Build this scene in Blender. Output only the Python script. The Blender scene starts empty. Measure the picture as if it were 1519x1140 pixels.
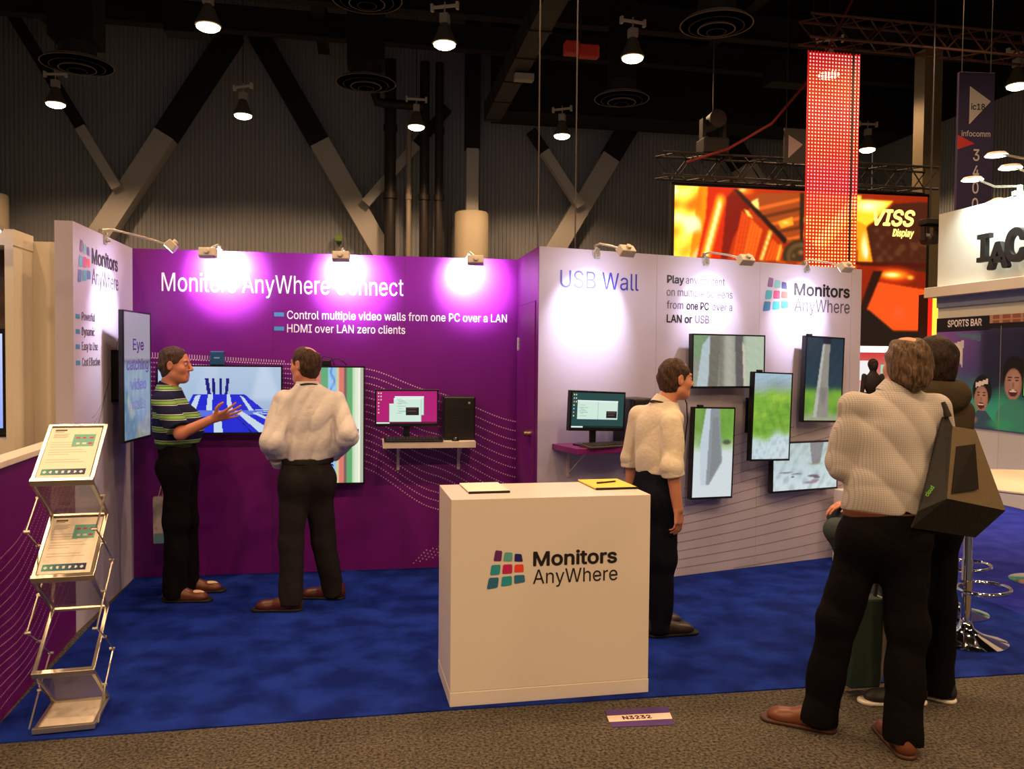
import bpy, math, random
import numpy as np
from mathutils import Vector, Matrix
random.seed(7); np.random.seed(7)
PI = math.pi
SC = bpy.context.scene
COL = SC.collection

# ---------------------------------------------------------------- camera, world, exposure
cam_d = bpy.data.cameras.new('camera'); cam = bpy.data.objects.new('camera', cam_d); COL.objects.link(cam)
cam_d.sensor_width = 36.0; cam_d.lens = 29.47; cam_d.clip_start = 0.05; cam_d.clip_end = 300
_r = Vector((0.98552, -0.16934, 0.00904)); _u = Vector((-0.00354, 0.03271, 0.99946)); _b = Vector((-0.16955, -0.98501, 0.03163))
cam.matrix_world = Matrix(((_r.x, _u.x, _b.x, 0), (_r.y, _u.y, _b.y, 0), (_r.z, _u.z, _b.z, 1.6607), (0, 0, 0, 1)))
SC.camera = cam
w = bpy.data.worlds.new('world'); SC.world = w; w.use_nodes = True
w.node_tree.nodes['Background'].inputs[0].default_value = (1.0, 0.80, 0.66, 1)
w.node_tree.nodes['Background'].inputs[1].default_value = 0.09
SC.view_settings.view_transform = 'Standard'; SC.view_settings.look = 'None'
SC.view_settings.exposure = 0.0; SC.view_settings.gamma = 1.0; SC.view_settings.use_curve_mapping = False
HALL_W, HALL_C = 220.0, (1.0, 0.60, 0.31)
BOOTH_C = (0.93, 0.84, 1.0)

# ---------------------------------------------------------------- helpers
def lin(c):
    return tuple(((v/255)/12.92 if v/255 <= .04045 else ((v/255+.055)/1.055)**2.4) for v in c)
_mats = {}
def mat(name, col, rough=.6, metal=0., emit=0., bump=None, spec=.5, noise=None, trans=0., alpha=1., sheen=0.):
    """col = sRGB 0-255; bump=(scale,strength); noise=(scale, other colour, contrast)"""
    if name in _mats: return _mats[name]
    m = bpy.data.materials.new(name); m.use_nodes = True; nt = m.node_tree; b = nt.nodes['Principled BSDF']
    c = lin(col) + (1,)
    b.inputs['Base Color'].default_value = c; b.inputs['Roughness'].default_value = rough; b.inputs['Metallic'].default_value = metal
    b.inputs['Specular IOR Level'].default_value = spec
    if emit: b.inputs['Emission Color'].default_value = c; b.inputs['Emission Strength'].default_value = emit
    if trans: b.inputs['Transmission Weight'].default_value = trans
    if alpha < 1: b.inputs['Alpha'].default_value = alpha
    if sheen: b.inputs['Sheen Weight'].default_value = sheen
    tc = nt.nodes.new('ShaderNodeTexCoord')
    if noise:
        n = nt.nodes.new('ShaderNodeTexNoise'); n.inputs['Scale'].default_value = noise[0]; n.inputs['Detail'].default_value = 5
        nt.links.new(tc.outputs['Object'], n.inputs['Vector'])
        r = nt.nodes.new('ShaderNodeValToRGB'); k = noise[2] if len(noise) > 2 else .2
        r.color_ramp.elements[0].position = .5-k; r.color_ramp.elements[1].position = .5+k
        r.color_ramp.elements[0].color = c; r.color_ramp.elements[1].color = lin(noise[1]) + (1,)
        nt.links.new(n.outputs['Fac'], r.inputs[0]); nt.links.new(r.outputs[0], b.inputs['Base Color'])
    if bump:
        n2 = nt.nodes.new('ShaderNodeTexNoise'); n2.inputs['Scale'].default_value = bump[0]; n2.inputs['Detail'].default_value = 4
        nt.links.new(tc.outputs['Object'], n2.inputs['Vector'])
        bp = nt.nodes.new('ShaderNodeBump'); bp.inputs['Strength'].default_value = bump[1]; bp.inputs['Distance'].default_value = .02
        nt.links.new(n2.outputs['Fac'], bp.inputs['Height']); nt.links.new(bp.outputs[0], b.inputs['Normal'])
    _mats[name] = m
    return m
def image_mat(name, emit=1.0, rough=.25):
    """printed or lit picture: the colours live in the colour attribute of the picture's own mesh"""
    m = bpy.data.materials.new(name); m.use_nodes = True; nt = m.node_tree; b = nt.nodes['Principled BSDF']
    a = nt.nodes.new('ShaderNodeVertexColor'); a.layer_name = 'pic'
    b.inputs['Roughness'].default_value = rough
    if emit > 0:
        b.inputs['Base Color'].default_value = (.01, .01, .01, 1)
        nt.links.new(a.outputs[0], b.inputs['Emission Color']); b.inputs['Emission Strength'].default_value = emit
    else: nt.links.new(a.outputs[0], b.inputs['Base Color'])
    return m

def link(o, parent=None):
    COL.objects.link(o)
    if parent is not None: o.parent = parent
    return o
class MB:
    def __init__(s): s.v = []; s.f = []; s.m = []
    def add(s, vs, fs, m=0, M=None):
        o = len(s.v)
        s.v += [tuple(M @ Vector(p)) if M is not None else tuple(p) for p in vs]
        s.f += [tuple(i+o for i in q) for q in fs]; s.m += [m]*len(fs); return s
    def box(s, x0, x1, y0, y1, z0, z1, m=0, M=None):
        v = [(x, y, z) for x in (x0, x1) for y in (y0, y1) for z in (z0, z1)]
        return s.add(v, [(0,1,3,2),(4,6,7,5),(0,4,5,1),(2,3,7,6),(0,2,6,4),(1,5,7,3)], m, M)
    def hexa(s, b, t, m=0, M=None):
        """bottom quad and top quad, same winding"""
        return s.add(list(b)+list(t), [(3,2,1,0),(4,5,6,7),(0,1,5,4),(1,2,6,5),(2,3,7,6),(3,0,4,7)], m, M)
    def cyl(s, a, b, r0, r1=None, n=12, m=0, M=None):
        a, b = Vector(a), Vector(b); r1 = r0 if r1 is None else r1
        d = (b-a).normalized(); x = d.orthogonal().normalized(); y = d.cross(x); v = []; f = []
        for p, r in ((a, r0), (b, r1)):
            for i in range(n): t = 2*PI*i/n; v.append(tuple(p + (x*math.cos(t)+y*math.sin(t))*r))
        for i in range(n): j = (i+1) % n; f.append((i, j, n+j, n+i))
        f.append(tuple(range(n))[::-1]); f.append(tuple(range(n, 2*n)))
        return s.add(v, f, m, M)
    def tube(s, pts, r, n=8, m=0, M=None, closed=False):
        pts = [Vector(p) for p in pts]; v = []; f = []; K = len(pts); x = None
        for i, p in enumerate(pts):
            a = pts[i-1] if (i or closed) else p; b = pts[(i+1) % K] if (i < K-1 or closed) else p
            d = (b-a).normalized()
            x = (d.orthogonal() if x is None else x-d*x.dot(d)).normalized(); y = d.cross(x)
            for k in range(n): t = 2*PI*k/n; v.append(tuple(p+(x*math.cos(t)+y*math.sin(t))*r))
        for i in range(K if closed else K-1):
            for k in range(n):
                l = (k+1) % n; j = (i+1) % K; f.append((i*n+k, i*n+l, j*n+l, j*n+k))
        if not closed: f.append(tuple(range(n))[::-1]); f.append(tuple(range((K-1)*n, K*n)))
        return s.add(v, f, m, M)
    def lathe(s, prof, n=24, m=0, M=None):
        v = []; f = []
        for r, z in prof:
            for i in range(n): t = 2*PI*i/n; v.append((r*math.cos(t), r*math.sin(t), z))
        for k in range(len(prof)-1):
            for i in range(n): j = (i+1) % n; f.append((k*n+i, k*n+j, (k+1)*n+j, (k+1)*n+i))
        if prof[0][0] > 1e-4: f.append(tuple(range(n))[::-1])
        if prof[-1][0] > 1e-4: f.append(tuple(range((len(prof)-1)*n, len(prof)*n)))
        return s.add(v, f, m, M)
    def prism(s, pts, y0, y1, m=0, M=None):
        """outline in x,z pushed along y (pts anticlockwise seen from -y)"""
        n = len(pts); v = [(x, y0, z) for x, z in pts]+[(x, y1, z) for x, z in pts]
        f = [tuple(range(n)), tuple(range(n, 2*n))[::-1]]+[((i+1) % n, i, n+i, n+(i+1) % n) for i in range(n)]
        return s.add(v, f, m, M)
    def build(s, name, mats, parent=None, smooth=None, bevel=0, loc=None, rotz=0):
        me = bpy.data.meshes.new(name); me.from_pydata(s.v, [], s.f)
        for x in (mats if isinstance(mats, (list, tuple)) else [mats]): me.materials.append(x)
        me.polygons.foreach_set('material_index', s.m)
        if smooth is not None:
            me.polygons.foreach_set('use_smooth', [True]*len(s.f)); me.set_sharp_from_angle(angle=math.radians(smooth))
        me.update()
        o = link(bpy.data.objects.new(name, me), parent)
        if bevel:
            b = o.modifiers.new('bevel', 'BEVEL'); b.width = bevel; b.segments = 2; b.limit_method = 'ANGLE'
        if loc is not None: o.location = loc
        o.rotation_euler.z = rotz
        return o
def thing(name, label, cat, loc=(0,0,0), rotz=0, group=None):
    o = link(bpy.data.objects.new(name, None)); o.location = loc; o.rotation_euler.z = rotz; o.empty_display_size = .1
    return tag(o, label, cat, group)
def tag(o, label, cat, group=None):
    o['label'] = label; o['category'] = cat
    if group: o['group'] = group
    return o
def struct(o): o['kind'] = 'structure'; return o
def dup(o, parent=None):
    c = o.copy(); COL.objects.link(c); c.parent = parent
    for ch in list(o.children): dup(ch, c)
    return c

_hcache = {}
import os
SANS = None                                                   # the sans face that ships inside Blender, else Blender's built-in face
try:
    _f = os.path.join(bpy.utils.resource_path('LOCAL'), 'datafiles', 'fonts', 'Inter.woff2')
    if os.path.exists(_f): SANS = bpy.data.fonts.load(_f)
except Exception: SANS = None
def text_mesh(body, depth=.0008, bold=0., shear=0.):
    cu = bpy.data.curves.new('t', 'FONT'); cu.body = body
    if SANS: cu.font = SANS
    cu.extrude = depth/2; cu.shear = shear; cu.resolution_u = 3
    ob = bpy.data.objects.new('t', cu); COL.objects.link(ob)
    dg = bpy.context.evaluated_depsgraph_get(); dg.update()
    me = bpy.data.meshes.new_from_object(ob.evaluated_get(dg)); bpy.data.objects.remove(ob); bpy.data.curves.remove(cu)
    if bold:                                                  # heavier strokes: the outline laid around itself
        v = [tuple(p.co) for p in me.vertices]; f = [tuple(q.vertices) for q in me.polygons]; n = len(v); V_ = []; F_ = []
        for k in range(9):
            r = 0 if k == 8 else bold; a = PI/4*k; V_ += [(x+r*math.cos(a), y+r*math.sin(a), z+k*.00008) for x, y, z in v]; F_ += [tuple(i+k*n for i in q) for q in f]
        bpy.data.meshes.remove(me); me = bpy.data.meshes.new('t'); me.from_pydata(V_, [], F_); me.update()
    return me
def writing(name, body, material, parent, x, z, width, cap, y=-.002, bold=0., depth=.0008, M=None, shear=0.):
    """lettering in the parent's x,z plane facing -y; x = left end, z = baseline"""
    me = text_mesh(body, depth, bold, shear); H = _hcache.get(bold)
    if H is None:
        hm = text_mesh('H', depth, bold); H = _hcache[bold] = max(v.co.y for v in hm.vertices)
    xs = [v.co.x for v in me.vertices]; x0, x1 = min(xs), max(xs)
    sx = width/(x1-x0); sz = cap/H
    for v in me.vertices:
        p = Vector((x+(v.co.x-x0)*sx, y-v.co.z, z+v.co.y*sz)); v.co = M @ p if M is not None else p
    me.materials.append(material); me.name = name
    return link(bpy.data.objects.new(name, me), parent)

# ---- pictures painted as coloured grids
class Pic:
    def __init__(s, nx, ny, col=(0, 0, 0)):
        s.nx, s.ny = nx, ny; s.c = np.zeros((ny, nx, 3)); s.c[:] = col
        s.x, s.y = np.meshgrid((np.arange(nx)+.5)/nx, (np.arange(ny)+.5)/ny)
    def put(s, msk, col, a=1.):
        k = (np.asarray(msk, float)*a)[..., None]; s.c = s.c*(1-k)+np.array(col, float)*k; return s
    def grad(s, c0, c1, x0=0, y0=0, x1=0, y1=1):
        t = np.clip(((s.x-x0)*(x1-x0)+(s.y-y0)*(y1-y0))/((x1-x0)**2+(y1-y0)**2), 0, 1)[..., None]
        s.c = np.array(c0)*(1-t)+np.array(c1)*t; return s
    def inside(s, pts):
        r = np.zeros(s.x.shape, bool); n = len(pts)
        for i in range(n):
            (xa, ya), (xb, yb) = pts[i], pts[(i+1) % n]
            if ya == yb: continue
            r ^= ((ya > s.y) != (yb > s.y)) & (s.x < (xb-xa)*(s.y-ya)/(yb-ya)+xa)
        return r
    def poly(s, pts, col, a=1.): return s.put(s.inside(pts), col, a)
    def rect(s, x0, y0, x1, y1, col, a=1.): return s.put((s.x >= x0)&(s.x < x1)&(s.y >= y0)&(s.y < y1), col, a)
    def ell(s, cx, cy, rx, ry, col, a=1., soft=0.):
        d = np.sqrt(((s.x-cx)/rx)**2+((s.y-cy)/ry)**2)
        return s.put(np.clip((1-d)/soft, 0, 1) if soft else d < 1, col, a)
    def noise(s, amp, fx=6, fy=6, seed=0, n=10):
        rg = np.random.RandomState(seed); t = np.zeros(s.x.shape)
        for i in range(n):
            a, b = rg.uniform(-fx, fx), rg.uniform(-fy, fy); t += np.sin(2*PI*(a*s.x+b*s.y)+rg.uniform(0, 6.28))
        return t/math.sqrt(n)*amp
    def blur(s, k=1, it=1):
        for _ in range(it):
            p = np.pad(s.c, ((k, k), (k, k), (0, 0)), 'edge')
            s.c = (p[:-2*k, k:-k]+p[2*k:, k:-k]+p[k:-k, :-2*k]+p[k:-k, 2*k:]+s.c)/5
        return s
def pic_obj(name, pic, w, h, material, parent, x0=None, z0=0., y=0.):
    """grid w x h in the parent's x,z plane facing -y, lower left corner at (x0, z0)"""
    nx, ny = pic.nx, pic.ny; x0 = -w/2 if x0 is None else x0
    gx, gz = np.meshgrid(np.linspace(x0, x0+w, nx+1), np.linspace(z0+h, z0, ny+1))
    co = np.stack([gx, np.full_like(gx, y), gz], -1).reshape(-1, 3)
    i, j = np.meshgrid(np.arange(nx), np.arange(ny)); a = (j*(nx+1)+i).reshape(-1)
    q = np.stack([a+nx+1, a+nx+2, a+1, a], -1)
    me = raw_mesh(name, co, q); me.materials.append(material)
    at = me.color_attributes.new('pic', 'FLOAT_COLOR', 'CORNER')
    c = np.clip(pic.c, 0, 255).reshape(-1, 3)/255; c = np.where(c <= .04045, c/12.92, ((c+.055)/1.055)**2.4)
    at.data.foreach_set('color', np.repeat(np.concatenate([c, np.ones((len(c), 1))], 1), 4, 0).astype(np.float32).reshape(-1))
    return link(bpy.data.objects.new(name, me), parent)
def raw_mesh(name, co, quads):
    me = bpy.data.meshes.new(name); n = len(quads)
    me.vertices.add(len(co)); me.vertices.foreach_set('co', np.asarray(co, np.float32).reshape(-1))
    me.loops.add(4*n); me.loops.foreach_set('vertex_index', np.asarray(quads, np.int32).reshape(-1))
    me.polygons.add(n); me.polygons.foreach_set('loop_start', np.arange(0, 4*n, 4, dtype=np.int32))
    me.update(calc_edges=True); me.validate()
    return me
def dots(name, pts, size, material, parent, y=-.0015, sx=None, M=None):
    """printed dots: small squares in x,z"""
    sx = sx or size; mb = MB()
    for x, z in pts: mb.add([(x-sx/2, y, z-size/2), (x+sx/2, y, z-size/2), (x+sx/2, y, z+size/2), (x-sx/2, y, z+size/2)], [(0, 1, 2, 3)], 0, M)
    return mb.build(name, material, parent)

# ---------------------------------------------------------------- materials
M_purple = mat('purple_print', (112, 17, 122), .40, spec=.4)
M_purple_low = mat('purple_rail_print', (100, 14, 104), .45, spec=.3)
M_whitep = mat('white_panel', (188, 184, 206), .5, spec=.3)
M_cream = mat('cream_laminate', (226, 218, 200), .45)
M_counter = mat('white_laminate', (228, 222, 214), .3)
M_black = mat('black_plastic', (14, 14, 16), .35)
M_blackm = mat('black_matte', (10, 10, 11), .7)
M_dark = mat('dark_steel', (34, 30, 30), .6)
M_black_hall = mat('black_ceiling_paint', (14, 12, 13), .9)
M_alu = mat('satin_aluminium', (196, 190, 178), .32, .85)
M_chrome = mat('chrome', (225, 225, 228), .06, 1.)
M_greyp = mat('grey_plastic', (176, 172, 166), .5)
M_lampw = mat('white_enamel', (215, 208, 196), .4)
M_ink = mat('black_ink', (20, 16, 22), .6)
M_whiteink = mat('white_ink', (238, 232, 240), .5)
M_blueink = mat('blue_ink', (52, 58, 170), .5)
M_cyan = mat('cyan_ink', (62, 142, 186), .5)
M_greyink = mat('grey_ink', (84, 78, 92), .5)
M_paper = mat('paper', (236, 232, 222), .7)
TILE = [mat('tile_plum', (104, 38, 110), .5), mat('tile_seafoam', (96, 176, 176), .5), mat('tile_navy', (36, 34, 120), .5),
        mat('tile_teal', (44, 158, 172), .5), mat('tile_crimson', (196, 34, 100), .5), mat('tile_red', (236, 70, 52), .5),
        mat('tile_steel_blue', (44, 112, 156), .5), mat('tile_turquoise', (40, 160, 170), .5), mat('tile_blue', (44, 116, 160), .5)]
# ================================================================ SETTING
XL, YB, YN, XR, YW, WA, WL, WH = -1.708, 6.571, 5.3065, 1.174, 5.746, .2666, 3.077, 2.44
WU = Vector((math.cos(WA), math.sin(WA), 0)); WN = Vector((math.sin(WA), -math.cos(WA), 0)); WO = Vector((XR, YW, 0))
def on_white(u, z, out=0.): return WO+WU*u+WN*out+Vector((0, 0, z))

# floor: speckled aisle carpet
m = mat('aisle_carpet', (112, 100, 82), .95, spec=.1); nt = m.node_tree; b_ = nt.nodes['Principled BSDF']
tc = nt.nodes['Texture Coordinate']
n1 = nt.nodes.new('ShaderNodeTexNoise'); n1.inputs['Scale'].default_value = 70; n1.inputs['Detail'].default_value = 6; n1.inputs['Roughness'].default_value = .7
n2 = nt.nodes.new('ShaderNodeTexNoise'); n2.inputs['Scale'].default_value = 3; n2.inputs['Detail'].default_value = 3
r1 = nt.nodes.new('ShaderNodeValToRGB'); r1.color_ramp.elements[0].position = .36; r1.color_ramp.elements[1].position = .64
r1.color_ramp.elements[0].color = lin((28, 27, 26))+(1,); r1.color_ramp.elements[1].color = lin((122, 116, 104))+(1,)
mx = nt.nodes.new('ShaderNodeMix'); mx.data_type = 'RGBA'; mx.blend_type = 'MULTIPLY'; mx.inputs[0].default_value = .35
for n_ in (n1, n2): nt.links.new(tc.outputs['Object'], n_.inputs['Vector'])
nt.links.new(n1.outputs['Fac'], r1.inputs[0]); nt.links.new(r1.outputs[0], mx.inputs[6]); nt.links.new(n2.outputs['Fac'], mx.inputs[7])
nt.links.new(mx.outputs[2], b_.inputs['Base Color'])
bp = nt.nodes.new('ShaderNodeBump'); bp.inputs['Strength'].default_value = .5; bp.inputs['Distance'].default_value = .01
nt.links.new(n1.outputs['Fac'], bp.inputs['Height']); nt.links.new(bp.outputs[0], b_.inputs['Normal'])
struct(MB().box(-24, 60, -16, 34, -.2, 0).build('floor', m))
def plush(name, c0, c1):
    m = mat(name, c0, .9, spec=.1, noise=(4.5, c1, .13)); nt = m.node_tree; b_ = nt.nodes['Principled BSDF']; tc = nt.nodes['Texture Coordinate']
    a = nt.nodes.new('ShaderNodeTexNoise'); a.inputs['Scale'].default_value = 260; nt.links.new(tc.outputs['Object'], a.inputs['Vector'])
    bp = nt.nodes.new('ShaderNodeBump'); bp.inputs['Strength'].default_value = .5; bp.inputs['Distance'].default_value = .006
    nt.links.new(a.outputs['Fac'], bp.inputs['Height']); nt.links.new(bp.outputs[0], b_.inputs['Normal'])
    return m
plush('blue_plush', (9, 30, 108), (24, 52, 150))
def slab(pts, z0, z1, name, m, parent=None):
    n = len(pts); mb = MB()
    mb.add([(x, y, z0) for x, y in pts]+[(x, y, z1) for x, y in pts], [tuple(range(n))[::-1], tuple(range(n, 2*n))]+[(i, (i+1) % n, n+(i+1) % n, n+i) for i in range(n)])
    return mb.build(name, m, parent)
tag(slab([(-1.61, 3.835), (.39, 3.885), (4.25, 3.895), (4.25, 6.52), (4.155, 6.546), (1.18, 5.735), (1.16, 5.745), (1.16, 6.565), (-1.70, 6.565)], 0, .006, 'carpet', _mats['blue_plush']),
    'royal blue plush carpet covering the booth floor', 'carpet')
tag(slab([(4.25, 3.895), (7.28, 3.9), (7.28, 9.9), (4.25, 9.9)], 0, .006, 'carpet', plush('violet_plush', (34, 44, 150), (48, 58, 172))),
    'paler violet-blue carpet of the neighbouring booth at the right', 'carpet')
# booth number sticker on the aisle carpet
st = tag(slab([(1.09, 3.594), (1.378, 3.578), (1.418, 3.773), (1.11, 3.781)], .0005, .003, 'floor_sticker', mat('violet_vinyl', (74, 44, 118), .5)), 'violet booth number sticker lying flat on the aisle carpet', 'sticker')
slab([(1.093, 3.648), (1.392, 3.638), (1.404, 3.703), (1.10, 3.712)], .003, .0036, 'white_band', mat('white_vinyl', (244, 214, 204), .5), st)
Ms = Matrix.Translation((0, 0, .0045)) @ Matrix.Rotation(-.03, 4, 'Z') @ Matrix.Rotation(-PI/2, 4, 'X')
writing('number_print', 'N3232', M_ink, st, 1.055, 3.695, .135, .034, 0, .02, M=Ms)

# ---- booth walls
def wall(name, x0, x1, loc, rotz, m, th=.08, h=WH, seams=()):
    o = struct(MB().box(x0, x1, 0, th, 0, h).build(name, m, None, loc=loc, rotz=rotz))
    if seams:
        s = MB()
        for x in seams: s.box(x-.001, x+.001, -.0008, 0, 0, h)
        s.build('panel_seam', mat('seam_'+name, (60, 40, 66) if 'purple' in m.name else (170, 162, 170), .6), o)
    return o
wall_back = wall('wall_back', XL-.1, XR+.08, (0, YB, 0), 0, M_purple, seams=(-.71, .28))
wall_left = wall('wall_left', YN, YB, (XL, 0, 0), PI/2, M_whitep, th=.10)
wall_return = wall('wall_return', -YB, -YW-.001, (XR-.003, 0, 0), -PI/2, M_purple, th=.003)
wall_right = wall('wall_right', .0215, WL, WO, WA, M_whitep, seams=(.985, 1.97, 2.96))
MB().hexa([(0, 0, 0), (.0215, 0, 0), (.0215, .0215/math.tan(WA), 0), (.0214, .0215/math.tan(WA), 0)], [(0, 0, WH), (.0215, 0, WH), (.0215, .0215/math.tan(WA), WH), (.0214, .0215/math.tan(WA), WH)]).build('corner_strip', M_whitep, wall_right)
wall_rail = struct(MB().box(0, 1.43, 0, .07, 0, 1.145).build('wall_front', M_purple_low, None, loc=(-1.6185, 3.87, 0), rotz=math.radians(93.37)))
struct(MB().box(0, 1.43, -.015, .09, 1.145, 1.175).build('trim_1', M_cream, None, loc=(-1.6185, 3.87, 0), rotz=math.radians(93.37), bevel=.003))
# narrow door in the purple return
door = struct(MB().box(-6.465, -5.84, -.006, -.001, .02, 2.06).build('door_1', mat('purple_door', (112, 20, 118), .45), None, loc=(XR-.003, 0, 0), rotz=-PI/2))
fr = MB()
for a, b, c, d in ((-6.475, -6.465, .01, 2.07), (-5.84, -5.832, .01, 2.07), (-6.475, -5.832, 2.06, 2.07)): fr.box(a, b, -.004, -.0005, c, d)
fr.build('door_gap', mat('gap_line', (92, 50, 96), .6), door)
hd = MB().cyl((-5.955, -.006, 1.115), (-5.955, -.05, 1.115), .024).cyl((-5.955, -.05, 1.115), (-5.955, -.058, 1.115), .018)
hd.tube([(-5.955, -.048, 1.115), (-5.99, -.052, 1.115), (-6.06, -.05, 1.112)], .011).build('door_handle', mat('brass_handle', (205, 180, 150), .25, 1.), door, 40)
for z in (1.77, .45):
    h_ = MB().cyl((-6.468, -.012, z-.05), (-6.468, -.012, z+.05), .008)
    for k in range(3): h_.box(-6.49, -6.446, -.01, -.005, z-.045+k*.032, z-.022+k*.032)
    h_.build('door_hinge', M_greyp, door, 40)

# ---- lettering and printed dots
TILEP = [[(312,368),(340,372),(336,414),(304,412)], [(350,378),(382,380),(382,416),(344,414)], [(392,385),(420,388),(426,420),(390,417)],
         [(296,428),(334,428),(330,468),(290,470)], [(344,428),(382,428),(382,466),(340,466)], [(392,430),(428,430),(430,462),(390,462)],
         [(286,480),(327,480),(322,522),(277,527)], [(340,478),(381,476),(381,514),(336,518)], [(390,474),(433,474),(436,504),(391,510)]]
def logo(parent, x, z, wd, ht, y=-.002):
    mb = MB()
    for k, q in enumerate(TILEP):
        p = [Vector(((a-277)/159*wd+x, (527-b)/159*ht+z)) for a, b in q]; c = sum(p, Vector((0, 0)))/4
        out = []
        for i in range(4):                                     # rounded corners
            a, b, d = p[i-1], p[i], p[(i+1) % 4]
            out += [b+(a-b)*.14, b+(a-b)*.04+(d-b)*.04, b+(d-b)*.14]
        mb.add([(v.x, y, v.y) for v in out], [tuple(range(12))[::-1]], k)
    return mb.build('tile_logo', TILE, parent)
writing('headline', 'Monitors AnyWhere Connect', M_whiteink, wall_back, -1.505, 2.133, 1.775, .135)
bl = MB()
for z in (1.974, 1.867): bl.box(-.70, -.628, -.0015, 0, z-.015, z+.015)
bl.build('bullet_bars', M_cyan, wall_back)
writing('bullet_line', 'Control multiple video walls from one PC over a LAN', M_whiteink, wall_back, -.605, 1.942, 1.69, .062, bold=.006)
writing('bullet_line', 'HDMI over LAN zero clients', M_whiteink, wall_back, -.605, 1.840, .89, .062, bold=.006)
def curve(pts, x):
    for (a, za), (b, zb) in zip(pts, pts[1:]):
        if a <= x <= b:
            t = (x-a)/(b-a); t = t*t*(3-2*t)*.5+t*.5; return za+(zb-za)*t
    return None
pt = []
top_c = [(-1.70, 1.64), (-.634, 1.60), (-.003, 1.565), (.491, 1.395), (1.16, 1.154)]; bot_c = [(-1.70, 1.16), (-.634, 1.10), (-.026, .80), (.5, .48), (1.16, .12)]
for i in range(15):
    t = i/14; x = -1.69
    while x < 1.16:
        pt.append((x, curve(top_c, x)*(1-t)+curve(bot_c, x)*t)); x += .0185
for i in range(6):
    for k in range(16): x = .36+k*.05+i*.02; pt.append((x, .045+i*.02+k*.012+.00025*k*k)) if x < 1.15 else None
dots('dot_wave', pt, .0088, mat('dot_print', (226, 190, 220), .6), wall_back)
dash = MB()
for k in range(58): x = -1.685+k*.0185; dash.box(x, x+.006, -.0015, 0, 1.64-.03*k/58, 1.685-.06*k/58)
dash.build('dash_wave', mat('dash_print', (214, 176, 208), .6), wall_back)
dl = MB()
for k in range(9):
    z0 = 1.02-k*.075; dl.add([(-6.45, -.007, z0), (-5.75, -.007, z0-.46), (-5.75, -.007, z0-.452), (-6.45, -.007, z0+.006)], [(0, 1, 2, 3)])
dl.build('line_print', mat('thin_line_print', (150, 88, 150), .6), wall_return)

writing('headline', 'USB Wall', M_blueink, wall_right, .167, 2.163, .655, .122)
for z, parts in ((2.236, (('Play', .02, 1.076, .155), ('any content', 0, 1.248, .37))), (2.140, (('on multiple screens', 0, 1.075, .62),)),
                 (2.043, (('from', 0, 1.077, .15), ('one PC', .02, 1.258, .21), ('over a', 0, 1.50, .195))), (1.941, (('LAN or', .02, 1.077, .235), ('USB', 0, 1.342, .13)))):
    for s_, bd, x, wd in parts: writing('sentence_line', s_, M_greyink if not bd else M_ink, wall_right, x, z, wd, .058, bold=bd)
logo(wall_right, 2.0, 2.05, .268, .275)
writing('brand_line', 'Monitors', M_ink, wall_right, 2.326, 2.195, .615, .098, bold=.022)
writing('brand_line', 'AnyWhere', M_greyink, wall_right, 2.331, 2.062, .612, .105)
pt = []
for i in range(17):
    z0 = -.02+i*.066; x = 1.02+max(0, (z0-.45))*1.3
    while x < 3.05:
        z = z0+(.05+.16*max(z0, 0)/.9)*(x-1.0)+.012*math.sin(2.2*x+i*.2)
        if .01 < z < 1.12: pt.append((x, z))
        x += .019
dots('dot_wave', pt, .0075, mat('dark_dot_print', (38, 24, 34), .6), wall_right)

logo(wall_left, 5.382, 2.09, .235, .262)
writing('brand_line', 'Monitors', M_ink, wall_left, 5.645, 2.232, .55, .094, bold=.022)
writing('brand_line', 'AnyWhere', M_greyink, wall_left, 5.645, 2.1, .56, .1)
bl = MB()
for z, s_, wd in ((1.866, 'Powerful', .245), (1.775, 'Dynamic', .24), (1.685, 'Easy to Use', .30), (1.588, 'Cost Effective', .345)):
    bl.box(5.345, 5.415, -.0015, 0, z+.006, z+.034)
    writing('bullet_line', s_, M_greyink, wall_left, 5.45, z, wd, .05)
bl.build('bullet_bars', M_cyan, wall_left)
ln = MB()
for k in range(7):
    ln.tube([(5.33+k*.05+.6*t, -.001, .90+.07*k*0+.06*k+.55*t**1.7) for t in np.linspace(0, 1, 10)], .0018, 4)
ln.build('line_print', mat('grey_line_print', (120, 112, 124), .6), wall_left)
pt = []
for i in range(15):
    z0 = .03+i*.05; x = .02
    while x < 1.42:
        z = z0+.05*x+.75*max(0, x-.36)**2*(.4+z0)*(1 if x < .9 else 1-.6*(x-.9))+.02*math.sin(5*x+.35*i)
        if z < 1.1: pt.append((x, z))
        x += .017
dots('dot_wave', pt, .0062, mat('dot_print_rail', (224, 180, 206), .6), wall_rail)

# ---- neighbouring booth behind the low wall at the left
nb = MB().box(-3.4, -1.815, 5.42, 5.5, 0, 2.33).box(-3.4, -1.97, 5.14, 5.42, 2.27, 2.36).box(-2.02, -1.975, 5.14, 5.42, 1.17, 2.27).box(-3.4, -1.975, 5.14, 5.42, 1.08, 1.17)
nb_o = struct(nb.build('wall_neighbour', M_cream)); nb_o.location.y = .02
struct(MB().box(-3.4, -2.03, 5.40, 5.415, 1.18, 2.27).build('trim_2', mat('brown_board', (92, 70, 52), .6), nb_o))
lb = thing('light_bar', 'white light bar along the top of the neighbouring booth at far left', 'light', (-2.45, 5.02, 2.335))
MB().box(-.4, .47, -.02, .03, .0, .03).build('housing', M_alu, lb, bevel=.003)
MB().box(-.4, .46, -.022, .02, -.012, 0).build('tube', mat('cool_light', (214, 216, 255), emit=4.), lb)
MB().box(-.02, .0, .02, .14, 0, .014).build('bracket', M_alu, lb)
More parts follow.
